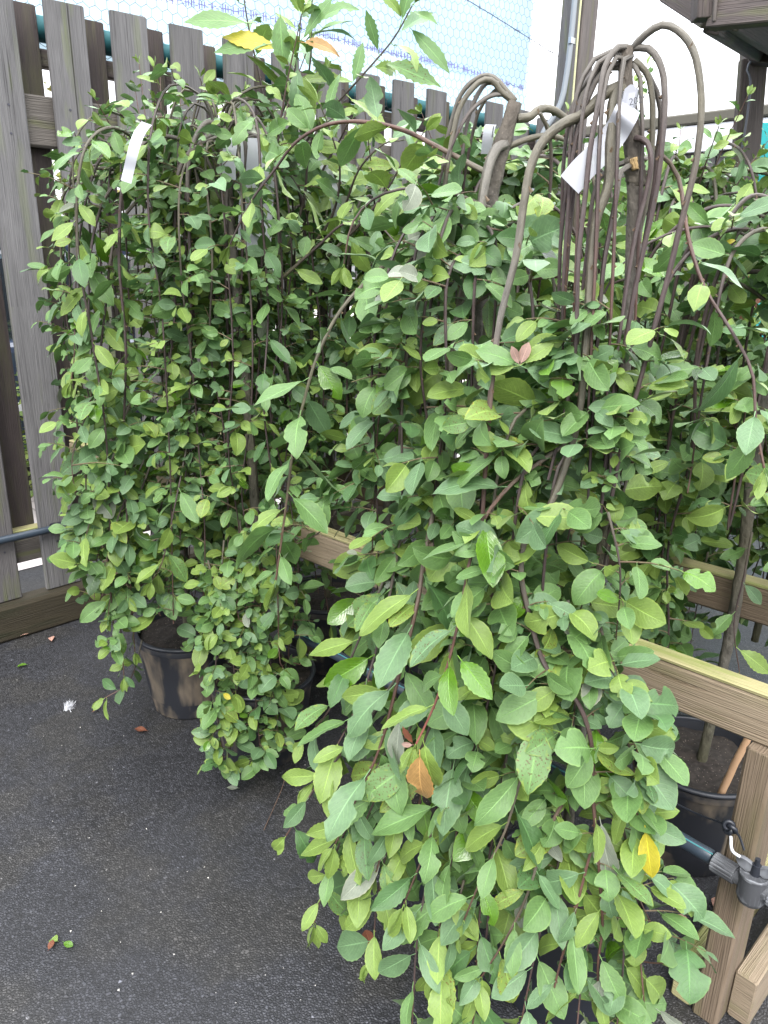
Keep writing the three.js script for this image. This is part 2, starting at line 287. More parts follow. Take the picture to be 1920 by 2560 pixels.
{
  const f = thing('timber_staging', 'weathered green-topped timber rail between the second and third rows of willows', 'staging', V(-1.6, 0, -1.78));
  const o = f.position, a = V(-2.75, 0.705, -1.69).sub(o), b = V(-0.05, 0.705, -1.87).sub(o), d = b.clone().sub(a);
  mesh('rail', plank(d.length(), 0.09, 0.05, { u0: 2.4, v0: 0.1, ch: 0.006 }), M.fresh2, f, a, facing(d, V(0, 0, 1)));
  mesh('rail_top', plank(d.length(), 0.048, 0.008, { u0: 0.2, v0: 0.3, ch: 0.002 }), M.mossTop, f, a.clone().add(V(0, 0.0492, 0)), facing(d, V(0, 1, 0)));
  for (const t of [0.06, 0.94]) mesh('leg', plank(0.66, 0.05, 0.09, { u0: t * 5 }), M.fresh2, f, a.clone().addScaledVector(d, t).setY(0).add(V(0, 0, -0.09)), facing(UP, V(0, 0, 1)));
}
{
  const f = thing('timber_staging', 'far timber staging with pale legs glimpsed through the leaves at the right', 'staging', V(-1.3, 0, -2.75));
  const o = f.position, a = V(-2.6, 0.705, -2.62).sub(o), b = V(0.1, 0.705, -2.85).sub(o), d = b.clone().sub(a);
  mesh('rail', plank(d.length(), 0.09, 0.05, { u0: 1.4, v0: 0.6 }), M.fresh, f, a, facing(d, V(0, 0, 1)));
  for (const t of [0.05, 0.52, 0.95]) mesh('leg', plank(0.66, 0.05, 0.09, { u0: t * 7 }), M.fresh, f, a.clone().addScaledVector(d, t).setY(0).add(V(0, 0, -0.09)), facing(UP, V(0, 0, 1)));
}

// ------------------------------------------------------------------ irrigation pipe with tee and valve
{
  const base = V(-0.345, 0, -1.275), g = thing('irrigation_pipe', 'black plastic irrigation pipe with a teal stripe, tee joint and grey stop valve', 'pipe', base);
  const q = (x, y, z) => V(x, y, z).sub(base), PX = FX + 0.034;
  const run = [q(PX + 0.03, 0.413, -1.125), q(-2.3, 0.408, -1.185), q(-1.72, 0.403, -1.243), q(-1.39, 0.402, -1.262), q(-0.56, 0.405, -1.29), q(-0.39, 0.409, -1.283)];
  mesh('pipe', tube(run, () => 0.0145, 80, 14), M.pipe, g);
  mesh('stripe', tube(run.map((p) => p.clone().add(V(0.002, 0.0126, 0.0062))), () => 0.0017, 80, 6), M.stripe, g);
  mesh('pipe', tube([q(PX, 0.413, -1.06), q(PX, 0.415, -0.4), q(PX, 0.415, 0.7)], () => 0.0145, 30, 14), M.pipe, g);
  const tee = [cyl(0.021, 0.021, 0.10, 18).rotateX(Math.PI / 2), cyl(0.0225, 0.0225, 0.018, 18).rotateX(Math.PI / 2).translate(0, 0, 0.05), cyl(0.0225, 0.0225, 0.018, 18).rotateX(Math.PI / 2).translate(0, 0, -0.05), cyl(0.02, 0.02, 0.055, 18).rotateZ(Math.PI / 2).translate(0.032, 0, 0), cyl(0.0225, 0.0225, 0.016, 18).rotateZ(Math.PI / 2).translate(0.06, 0, 0)];
  mesh('tee_joint', mergeGeometries(tee).translate(PX - base.x, 0.413, -1.115 - base.z), M.plastic, g);
  for (const [x, y, z] of [[-1.52, 0.4, -1.256], [-0.50, 0.406, -1.29]]) mesh('pipe_tie', new THREE.TorusGeometry(0.0152, 0.0016, 6, 20).rotateY(Math.PI / 2).translate(...q(x, y, z).toArray()), M.plastic, g);
  // valve: local x along the pipe
  const v = new THREE.Group(); v.name = 'stop_valve'; v.scale.setScalar(0.8); v.position.copy(q(-0.308, 0.412, -1.268)); v.quaternion.setFromUnitVectors(V(1, 0, 0), V(0.985, 0.02, 0.09).normalize()); g.add(v);
  const nut = (r, L, x) => { const sh = new THREE.Shape(), n = 16; for (let i = 0; i <= n * 4; i++) { const a = i / (n * 4) * Math.PI * 2, rr = r * (i % 4 < 2 ? 1 : 0.94); i ? sh.lineTo(rr * Math.cos(a), rr * Math.sin(a)) : sh.moveTo(rr * Math.cos(a), rr * Math.sin(a)); } return mergeGeometries([new THREE.ExtrudeGeometry(sh, { depth: L, bevelEnabled: true, bevelSize: 0.002, bevelThickness: 0.003, bevelSegments: 2 }).rotateY(Math.PI / 2).translate(x, 0, 0), cyl(r * 1.06, r * 1.06, 0.005, 24).rotateZ(Math.PI / 2).translate(x + L, 0, 0).toNonIndexed(), cyl(r * 1.04, r * 1.04, 0.004, 24).rotateZ(Math.PI / 2).translate(x, 0, 0).toNonIndexed()]); };
  mesh('coupling', nut(0.0215, 0.05, -0.092), scuffed, v); mesh('coupling', nut(0.0215, 0.05, 0.042), scuffed, v);
  const body = new THREE.LatheGeometry([[0.0, -0.05], [0.016, -0.049], [0.027, -0.042], [0.032, -0.028], [0.032, 0.026], [0.034, 0.028], [0.034, 0.034], [0.030, 0.036], [0.028, 0.032], [0.0, 0.032]].map((a) => new THREE.Vector2(...a)), 32);
  mesh('valve_body', mergeGeometries([body, cyl(0.019, 0.019, 0.09, 20).rotateZ(Math.PI / 2)]), scuffed, v);
  mesh('stem', mergeGeometries([cyl(0.012, 0.010, 0.026, 16).translate(0, 0.045, 0), cyl(0.006, 0.006, 0.02, 12).translate(0, 0.064, 0)]), M.plastic, v);
  for (const s of [-1, 1]) { const w = new THREE.Shape(); w.moveTo(0, 0); w.lineTo(0.012, -0.006); w.quadraticCurveTo(0.034, 0, 0.036, 0.018); w.quadraticCurveTo(0.03, 0.026, 0.012, 0.02); w.lineTo(0, 0.014); w.closePath(); const e = new THREE.ExtrudeGeometry(w, { depth: 0.008, bevelEnabled: true, bevelSize: 0.0015, bevelThickness: 0.0015, bevelSegments: 2 }).translate(0.006, 0.04, -0.004); if (s < 0) e.rotateY(Math.PI); mesh('handle_wing', e.rotateY(0.25), scuffed, v); }
  mesh('stub_end', mergeGeometries([cyl(0.0165, 0.0165, 0.03, 20).rotateZ(Math.PI / 2).translate(0.107, 0, 0)]), M.plastic, v);
  mesh('inner_ring', new THREE.TorusGeometry(0.0105, 0.0024, 8, 24).rotateY(Math.PI / 2).translate(0.122, 0, 0), M.whitePaint, v);
  mesh('cord', tube([q(-0.62, 0.445, -1.33), q(-0.45, 0.455, -1.32), q(-0.375, 0.488, -1.29), q(-0.35, 0.492, -1.275), q(-0.333, 0.478, -1.262)], () => 0.0022, 40, 6), M.plastic, g);
  mesh('cord_knot', new THREE.TorusKnotGeometry(0.008, 0.0045, 40, 6).translate(...q(-0.372, 0.488, -1.288).toArray()), M.plastic, g);
  mesh('cable_tie', tube([q(-0.362, 0.486, -1.27), q(-0.35, 0.47, -1.255), q(-0.335, 0.466, -1.255)], () => 0.0028, 14, 6), M.whitePaint, g);
}

// ------------------------------------------------------------------ pots
function pot(label, x, z, r, h, m, turn = 0) {
  const g = thing('plant_pot', label, 'plant pot', V(x, 0, z), 'black plastic pots of the potted willows'); g.rotation.y = turn;
  const L = (a, n = 48) => new THREE.LatheGeometry(a.map((p) => new THREE.Vector2(...p)), n);
  const b = r * 0.78;
  mesh('pot_wall', L([[0, 0.004], [b - 0.012, 0.004], [b - 0.006, 0], [b, 0.006], [lerp(b, r, 0.2), h * 0.2], [lerp(b, r, 0.22) , h * 0.205], [lerp(b, r, 0.6), h * 0.6], [r - 0.004, h - 0.035], [r - 0.001, h - 0.034], [r - 0.001, h - 0.01], [r - 0.008, h - 0.01], [r - 0.010, h - 0.05]]), m, g);
  mesh('rim', L([[r - 0.008, h - 0.012], [r + 0.003, h - 0.012], [r + 0.0065, h - 0.006], [r + 0.004, h], [r - 0.004, h + 0.001], [r - 0.0075, h - 0.003], [r - 0.008, h - 0.012]]), M.plastic, g);
  const s = new THREE.CircleGeometry(r - 0.006, 48, 0, Math.PI * 2).rotateX(-Math.PI / 2), rings = []; s.dispose();
  const pos = [], uv = [], idx = [], nr = 14, na = 40;
  for (let i = 0; i <= nr; i++) for (let k = 0; k <= na; k++) { const rr = (r - 0.008) * i / nr, a = k / na * Math.PI * 2, px = rr * Math.cos(a), pz = rr * Math.sin(a); pos.push(px, h - 0.032 + 0.012 * (fbm(px * 30 + 40, pz * 30 + 40, 999, 999, 3, Math.round(x * 100)) - 0.5) * 2 + 0.012 * (1 - i / nr), pz); uv.push(px * 4, pz * 4); }
  for (let i = 0; i < nr; i++) for (let k = 0; k < na; k++) { const a = i * (na + 1) + k, c = a + na + 1; idx.push(a, a + 1, c, c, a + 1, c + 1); }
  mesh('soil', geoFrom(pos, idx, uv), soilMat, g);
  return g;
}
pot('mud-stained black pot at the fence end of the front row', -2.10, -1.15, 0.165, 0.285, mudPot, 0.6);
pot('black pot half hidden by leaves, second from the fence in the front row', -1.72, -1.18, 0.16, 0.275, mudPot, 3.0);
pot('black pot hidden under the large front leaves left of the bare-topped willow', -1.0, -1.22, 0.16, 0.275, M.plastic);
pot('black pot below the tall bare-stemmed willow nearest the timber leg', -0.62, -1.165, 0.16, 0.275, M.plastic);
pot('dirty black pot beside the timber leg with a cane in its soil', -0.615, -1.765, 0.165, 0.285, mudPot, 4.4);
pot('dark pot in shade behind the front rail, left one of the shaded pair', -2.0, -1.68, 0.165, 0.28, mudPot, 2.1);
pot('dark pot in shade behind the front rail, right one of the shaded pair', -1.70, -1.67, 0.16, 0.27, mudPot, 5.4);
{ const c = mesh('garden_cane', tube([V(0, 0, 0), V(0.02, 0.12, 0.0), V(0.06, 0.32, -0.01)], () => 0.0085, 12, 8, () => [0.42, 0.26, 0.15], 0.2, 3), new THREE.MeshStandardMaterial({ vertexColors: true, roughness: 0.8 }), scene, V(-0.52, 0.235, -1.665)); tag(c, 'short pale brown cane stuck in the soil of the pot beside the timber leg', 'cane'); }

// ------------------------------------------------------------------ leaves
function leafGeo({ w = 0.46, rows = 12, cols = 4, fold = 0.25, curl = 0.5, wave = 0.02, teeth = 0.03, a = 0.9, b = 0.85, tipP = 0.25, bites = [], pet = 0.13, twist = 0, seed = 1, hole }) {
  const pos = [], uv = [], idx = [], r = R(seed), ph = r() * 6; let y = pet, z = 0; const B = 1 - pet;
  for (let i = 0; i <= rows; i++) {
    const t = i / rows; if (i) { const th = curl * (t - 0.25) ; y += B / rows * Math.cos(th); z -= B / rows * Math.sin(th); }
    let h = w / 2 * Math.pow(Math.sin(Math.PI * Math.pow(clamp(t, 0.0001, 1), a)), b); h *= 1 - tipP * sm(clamp((t - 0.7) / 0.3)); if (i === rows || i === 0) h = 0.002;
    for (let k = 0; k <= cols; k++) {
      const s = k / cols * 2 - 1; let hh = h; if (Math.abs(s) > 0.99 && i > 0 && i < rows) hh *= 1 + teeth * (i % 2 ? 1.6 : -1.4) + (r() - 0.5) * teeth;
      for (const [t0, t1, side, dep] of bites) if (side * s > 0 && t > t0 && t < t1) hh *= 1 - dep * Math.sin(Math.PI * (t - t0) / (t1 - t0));
      const tw = twist * (t - 0.3);
      const px = s * hh, pz = Math.abs(s) * h * fold + wave * Math.abs(s) * Math.sin(t * 9 + ph + (s > 0 ? 1.7 : 0));
      pos.push(px * Math.cos(tw) - pz * Math.sin(tw), y, z + pz * Math.cos(tw) + px * Math.sin(tw)); uv.push(0.5 + s * 0.5 * (hh / (h || 1)), t);
    }
  }
  for (let i = 0; i < rows; i++) for (let k = 0; k < cols; k++) { const p = i * (cols + 1) + k, q = p + cols + 1; idx.push(p, p + 1, q, q, p + 1, q + 1); }
  const o = pos.length / 3, pr = 0.0085, zb = 0.02; // petiole: a thin three-sided stalk
  for (const [yy, zz, rr] of [[0, zb, pr * 1.25], [pet * 0.5, zb * 0.25 + 0.006, pr], [pet + 0.02, -0.001, pr * 0.8]]) for (let k = 0; k < 3; k++) { const an = k / 3 * Math.PI * 2 + 0.5; pos.push(rr * Math.cos(an), yy, zz + rr * Math.sin(an)); uv.push(0.5, 0.04); }
  for (let s = 0; s < 2; s++) for (let k = 0; k < 3; k++) { const p = o + s * 3 + k, q = o + s * 3 + (k + 1) % 3; idx.push(p, q, p + 3, p + 3, q, q + 3); }
  return geoFrom(pos, idx, uv);
}
const TYPES = { oval: { w: 0.58, a: 0.98, b: 0.64, tipP: 0.1, teeth: 0.012 }, lance: { w: 0.39, a: 1.04, b: 0.72, tipP: 0.16, teeth: 0.024 }, long: { w: 0.30, a: 1.0, b: 0.85, tipP: 0.3, teeth: 0.06 } };
const HERO = {}, LOW = {}; const NV = 9;
for (const [k, o] of Object.entries(TYPES)) {
  const r = R(k.length * 97); HERO[k] = []; LOW[k] = [];
  for (let i = 0; i < NV; i++) {
    const q = { ...o, w: o.w * (0.8 + 0.4 * r()), a: o.a * (0.92 + 0.16 * r()), fold: 0.05 + 0.3 * r(), curl: (i % 3 === 1 ? 0.75 : 0.05) + 0.55 * r(), wave: 0.006 + 0.018 * r(), twist: (r() - 0.5) * 0.7, seed: i + 3, teeth: o.teeth * (0.6 + 0.9 * r()) };
    const bites = i === 4 ? [[0.55, 0.8, 1, 0.75]] : i === 7 ? [[0.3, 0.5, -1, 0.6], [0.62, 0.78, 1, 0.45]] : [];
    HERO[k].push(leafGeo({ ...q, rows: 16, cols: 6, bites })); LOW[k].push(leafGeo({ ...q, rows: 7, cols: 2, bites }));
  }
}
const veins = (() => {
  const w = 256, h = 512, hh = new Float32Array(w * h);
  const mid = (x, y) => Math.exp(-Math.pow((x / w - 0.5) / (0.027 * (1.25 - y / h)), 2));
  const side = (x, y) => { const s = Math.abs(x / w - 0.5) * 2, v = y / h; let m = 0; const q = (v - 0.30 * s - 0.06 * s * s) * 9.5 + (x > w / 2 ? 0.45 : 0) + 0.12 * Math.sin(s * 7); const f = q - Math.round(q); m = Math.exp(-f * f / 0.007) * (1 - s * 0.75); return m; };
  const map = tex(w, h, (x, y) => {
    const m = mid(x, y), v = side(x, y), s = Math.abs(x / w - 0.5) * 2, n = fbm(x / 32, y / 32, 8, 16, 4, 3), f = hash(x >> 1, y >> 1, 2);
    const e = sm(clamp((s - 0.86) / 0.14)); let k = 0.52 + 0.22 * (n - 0.5) + 0.05 * (f - 0.5);
    const spot = vnoise(x / 9, y / 9, 28, 56, 17) > 0.93 ? 0.72 : 1; k *= spot;
    let c = [k, k, k]; const mix = (t, a) => { c = c.map((q, i) => lerp(q, a[i], t)); };
    mix(v * 0.34, [0.95, 0.88, 0.8]); mix(e * 0.42, [1, 0.85, 0.7]); mix(m * 0.92, [1, 0.98, 1]); return c;
  }, true, false);
  const bump = tex(w, h, (x, y) => clamp(0.6 - 0.3 * mid(x, y) - 0.22 * side(x, y) + 0.3 * (fbm(x / 24, y / 24, 10, 21, 3, 9) - 0.5)), false, false);
  return [map, bump];
})();
// leaf kinds: mid green, blue green, yellow green, dark, pale underside, yellow, orange, dead brown, glossy bright, glossy dark
const LC = [[0.205, 0.39, 0.112], [0.20, 0.365, 0.16], [0.305, 0.47, 0.09], [0.115, 0.26, 0.076], [0.40, 0.45, 0.34], [0.72, 0.62, 0.04], [0.62, 0.36, 0.12], [0.26, 0.09, 0.045], [0.16, 0.36, 0.025], [0.055, 0.13, 0.025], [0.62, 0.40, 0.33]];
const spotted = tex(256, 512, (x, y) => { const n = vnoise(x / 14, y / 14, 18, 36, 401), e = Math.abs(x / 256 - 0.5) * 2, q = clamp((n - 0.74) * 7), t = clamp((fbm(x / 40, y / 40, 7, 13, 3, 403) + e * 0.55 + Math.max(0, y / 512 - 0.75) * 0.8 - 1.0) * 7); let c = [0.55, 0.54, 0.54]; const m = Math.exp(-Math.pow((x / 256 - 0.5) / 0.03, 2)); c = c.map((v, i) => lerp(v, [0.98, 0.96, 0.98][i], m * 0.85)); c = c.map((v, i) => lerp(v, [0.95, 0.72, 0.35][i], t * 0.8)); return c.map((v, i) => lerp(v, [0.40, 0.16, 0.12][i], q)); }, true, false);
const LM = LC.map((c, i) => new THREE.MeshPhysicalMaterial({ color: C3(...c), map: veins[0], bumpMap: veins[1], bumpScale: 0.0012, side: THREE.DoubleSide, roughness: i >= 8 ? 0.25 : i === 4 ? 0.8 : 0.52, specularIntensity: i >= 8 ? 1 : 0.7, transmission: i === 7 ? 0.1 : 0.36, thickness: 0 }));
const LS = LM.map((m, i) => { if (i > 3) return m; const c = m.clone(); c.map = spotted; return c; });
const leafStuff = new THREE.MeshPhysicalMaterial({ vertexColors: true, map: veins[0], side: THREE.DoubleSide, roughness: 0.55, specularIntensity: 0.7, transmission: 0.36, thickness: 0 });
const barkTex = tex(128, 512, (x, y) => { const n = fbm(x / 16, y / 40, 8, 13, 4, 61), l = vnoise(x / 6, y / 3, 21, 171, 62) > 0.86 ? 0.3 : 0; const b = 0.62 + 0.5 * (n - 0.5) + l; return [b, b * 0.99, b * 0.97]; }, true);
barkTex.repeat.set(1, 4);
const barkBump = tex(128, 512, (x, y) => fbm(x / 10, y / 30, 13, 17, 4, 65), false); barkBump.repeat.set(1, 4);
const bark = new THREE.MeshStandardMaterial({ vertexColors: true, map: barkTex, bumpMap: barkBump, bumpScale: 0.0012, roughness: 0.62 });
const trunkMat = new THREE.MeshStandardMaterial({ vertexColors: true, map: barkTex, bumpMap: barkBump, bumpScale: 0.004, roughness: 0.85 });

// ------------------------------------------------------------------ weeping willows
const trees = [];
const OLIVE = [0.125, 0.112, 0.078], PURP = [0.060, 0.038, 0.035], RED = [0.115, 0.055, 0.038], GREY = [0.15, 0.138, 0.118], GRN = [0.088, 0.085, 0.042];
const mix3 = (a, b, t) => a.map((v, i) => lerp(v, b[i], t));
const grad = (...cs) => (t) => { const q = clamp(t, 0, 0.9999) * (cs.length - 1), i = Math.floor(q); return mix3(cs[i], cs[i + 1], q - i); };
function willow(o) {
  const T = { r: R(o.seed), leaves: [], twigs: [], parts: [], ...o }; T.base = V(o.x, 0, o.z); trees.push(T); return T;
}
const pick = (r, w) => { let s = r() * w.reduce((a, b) => a + b); for (let i = 0; i < w.length; i++) if ((s -= w[i]) < 0) return i; return 0; };
function leaf(T, p, dir, { len = 0.045, ty = 'oval', ci, face, tilt = 1 } = {}) {
  const r = T.r, a = dir.clone().normalize(), out = V(p.x - T.x, 0, p.z - T.z); if (out.lengthSq() > 1e-6) out.normalize();
  const f = face ? face.clone() : UP.clone().multiplyScalar(0.75).addScaledVector(out, 0.55).add(V(r() - 0.5, r() - 0.5, r() - 0.5).multiplyScalar(1.75 * tilt));
  const n = f.addScaledVector(a, -f.dot(a)); if (n.lengthSq() < 1e-4) n.set(0, 1, 0).addScaledVector(a, -a.y); n.normalize();
  const c = ci ?? pick(r, T.mix ?? [42, 18, 31, 8, 0.8, 0.06, 0, 0.06, 2.0, 0.8]);
  T.leaves.push({ p: p.clone(), a, n, len, ty, va: Math.floor(r() * NV), ci: c, j: r() });
}
const spin = (az, up) => V(Math.cos(az) * Math.sqrt(1 - up * up), up, Math.sin(az) * Math.sqrt(1 - up * up));
function spur(T, p, az, L, n, len, ty = 'oval') {
  const r = T.r, d = spin(az, lerp(-0.15, 0.55, r())), e = p.clone().addScaledVector(d, L).add(V(0, -L * L * 1.2, 0)), m = p.clone().lerp(e, 0.5).add(V(0, L * 0.06, 0));
  T.twigs.push([[p, m, e], 0.0012 + L * 0.006, 0.0008]);
  for (let i = 0; i < n; i++) {
    const t = n > 1 ? (i + 0.6) / n : 1, q = t < 0.5 ? p.clone().lerp(m, t * 2) : m.clone().lerp(e, t * 2 - 1);
    const aa = az + (i === n - 1 ? (r() - 0.5) * 0.6 : (i % 2 ? 1 : -1) * (0.6 + 0.7 * r())), l = len * (0.45 + 0.95 * r()) * (i === n - 1 ? 0.85 : 1);
    leaf(T, q, spin(aa, lerp(-0.75, 0.45, r())), { len: l, ty, tilt: 0.9 });
  }
}
// a branch along points; leaves straight on it and/or on spurs
function branch(T, pts, { r0 = 0.006, r1 = 0.0015, col = grad(OLIVE, PURP, PURP, RED), whip, spurs, buds = true, seg } = {}) {
  const c = new THREE.CatmullRomCurve3(pts, false, 'centripetal'), L = c.getLength(), r = T.r;
  const g = [tube(pts, (t) => lerp(r0, r1, Math.pow(t, 0.8)), seg ?? Math.max(14, Math.round(L / (r0 > 0.0045 ? 0.012 : 0.026))), r0 > 0.005 ? 8 : 6, col, 0.1, Math.floor(r() * 999))];
  if (buds) for (let s = 0.05; s < L; s += 0.045 + 0.05 * r()) { const t = s / L, p = c.getPointAt(t), az = r() * 6.28, rr = lerp(r0, r1, t); const b = new THREE.ConeGeometry(rr * 0.42 + 0.0009, rr * 0.8 + 0.0042, 5).rotateX(0.6).rotateY(az).translate(p.x + Math.cos(az) * rr * 0.9, p.y, p.z + Math.sin(az) * rr * 0.9), cc = mix3(col(t), [0.28, 0.17, 0.08], 0.5); const ca = []; for (let i = 0; i < b.attributes.position.count; i++) ca.push(...cc); b.setAttribute('color', new THREE.Float32BufferAttribute(ca, 3)); g.push(b); }
  T.parts.push(['branch', mergeGeometries(g), bark]);
  if (whip) { // large alternate leaves on a strong shoot
    const { from = 0.2, to = 1, step = 0.034, len = 0.085, ty = 'lance', down = 0.5, fan = 1, cis } = whip; let an = r() * 6, i = 0;
    for (let s = from * L; s < to * L; s += step * (0.8 + 0.4 * r()), i++) {
      const t = s / L, p = c.getPointAt(t), tg = c.getTangentAt(t), b1 = V().crossVectors(tg, UP).lengthSq() < 0.05 ? V(1, 0, 0) : V().crossVectors(tg, UP).normalize(), b2 = V().crossVectors(tg, b1).normalize(); an += 2.4 + (r() - 0.5) * 0.5;
      const d = b1.clone().multiplyScalar(Math.cos(an) * fan).addScaledVector(b2, Math.sin(an) * fan).addScaledVector(tg, 0.55).add(V(0, -down * (0.4 + 0.9 * r()), 0));
      leaf(T, p, d, { len: len * (0.7 + 0.5 * r()) * (t > 0.93 ? 0.7 : 1), ty, tilt: 0.75, ci: cis ? cis[i % cis.length] : undefined });
    }
    const e = pts[pts.length - 1], tg = c.getTangentAt(1); for (const k of [-1, 0, 1]) leaf(T, e, tg.clone().add(V((r() - 0.5), -0.2, (r() - 0.5))), { len: len * 0.55, ty, ci: 2 });
  }
  if (spurs) {
    const { from = 0.3, to = 1, step = 0.034, L0 = 0.035, L1 = 0.11, n0 = 3, n1 = 7, len = 0.042, ty = 'oval', bias = 1 } = spurs;
    for (let s = from * L; s < to * L; s += step * (0.7 + 0.6 * r())) {
      const p = c.getPointAt(s / L), o = Math.atan2(p.z - T.z, p.x - T.x), az = o + (r() - 0.5) * 5.2 * (r() < 0.6 ? 0.75 : 1.2) / bias, n = Math.round(lerp(n0, n1, r()));
      spur(T, p, az, lerp(L0, L1, r() * r()) * (0.6 + 0.4 * n / n1), n, len * (0.85 + 0.35 * r()), ty);
    }
  }
}
// an ordinary hanging branch: up and out from the graft, then down
function hang(T, az, rad, top, y1, o = {}) {
  const r = T.r, h = o.h ?? T.h, c = Math.cos(az), s = Math.sin(az), rise = o.rise ?? 0.05 + 0.06 * r(), w = () => (r() - 0.5) * 0.06, X = T.tx ?? T.x, Z = T.tz ?? T.z;
  const P = (q, y, k = 1) => V(X + c * q + w() * k, y, Z + s * q + w() * k);
  const pts = [V(X, h - 0.02, Z), P(rad * 0.22, h + rise * 0.8, 0.1), P(rad * 0.55, h + rise, 0.2), P(rad * 0.85, h + rise * 0.3, 0.3), P(rad, h - 0.17, 0.4), P(rad * 1.02, h - 0.4, 0.6)];
  let y = h - 0.62, k = 1; while (y > y1) { k += o.flare ?? 0.0; pts.push(P(rad * (1 + (k - 1)), y)); y -= 0.24; } pts.push(P(rad * (k + 0.03), y1));
  branch(T, pts, { r0: o.r0 ?? 0.0036 + 0.002 * r(), col: o.col ?? (r() < 0.4 ? grad(OLIVE, OLIVE, PURP, PURP, RED) : grad(GREY, PURP, PURP, PURP, RED)), ...o });
}
function trunk(T, pts, r0 = 0.0125, r1 = 0.0145) {
  T.parts.push(['trunk', tube(pts, (t) => lerp(r0, r1, t) * (1 + 0.06 * Math.sin(t * 23)) * (t > 0.9 ? 1.1 : 1) * (t > 0.97 ? 0.8 : 1), 70, 12, grad(GRN, GREY, OLIVE, GREY, [0.12, 0.10, 0.08]), 0.12, T.seed), trunkMat]);
}
function bush(T, n, { rad = [0.13, 0.3], low = [0.25, 0.7], from = 0.03, step = 0.034, len = 0.043, whips = 0, wlen = 0.075, shoots = 0, a0 = 0, spread = 6.283, L1 = 0.11, flare, r0 } = {}) {
  const r = T.r; step *= 1.85; L1 *= 1.35;
  trunk(T, [V(T.x, 0.22, T.z), V(T.x + 0.01, 0.7, T.z - 0.005), V(T.x - 0.008, 1.2, T.z + 0.005), V(T.tx ?? T.x, T.h, T.tz ?? T.z)]);
  for (let i = 0; i < n; i++) hang(T, a0 + spread * (i + 0.5 * r()) / n, lerp(rad[0], rad[1], r()), 0, lerp(low[0], low[1], r()), { h: T.h - 0.24 * r() * r(), flare, r0, spurs: { from, step, len, L1 } });
  for (let i = 0; i < whips; i++) hang(T, a0 + spread * (i + r()) / whips, lerp(rad[0], rad[1] * 1.3, 0.4 + 0.6 * r()), 0, lerp(low[0], low[1], r() * 0.6), { h: T.h - 0.15 * r(), flare: 0.03, whip: { from: 0.06, len: wlen, step: 0.038 } });
  for (let i = 0; i < shoots; i++) { const az = r() * 6.28, q = 0.08 + 0.14 * r(), hh = 0.1 + 0.2 * r(); const p = V(T.x + Math.cos(az) * q, T.h - 0.03, T.z + Math.sin(az) * q); branch(T, [p, p.clone().add(V(Math.cos(az) * 0.04, hh * 0.5, Math.sin(az) * 0.04)), p.clone().add(V(Math.cos(az) * 0.09, hh, Math.sin(az) * 0.09))], { r0: 0.0028, r1: 0.001, buds: false, col: grad(PURP, RED), whip: { from: 0.1, step: 0.025, len: 0.05, down: 0, ty: 'lance' } }); }
}
const G = 'potted weeping willows for sale in rows along the timber staging';
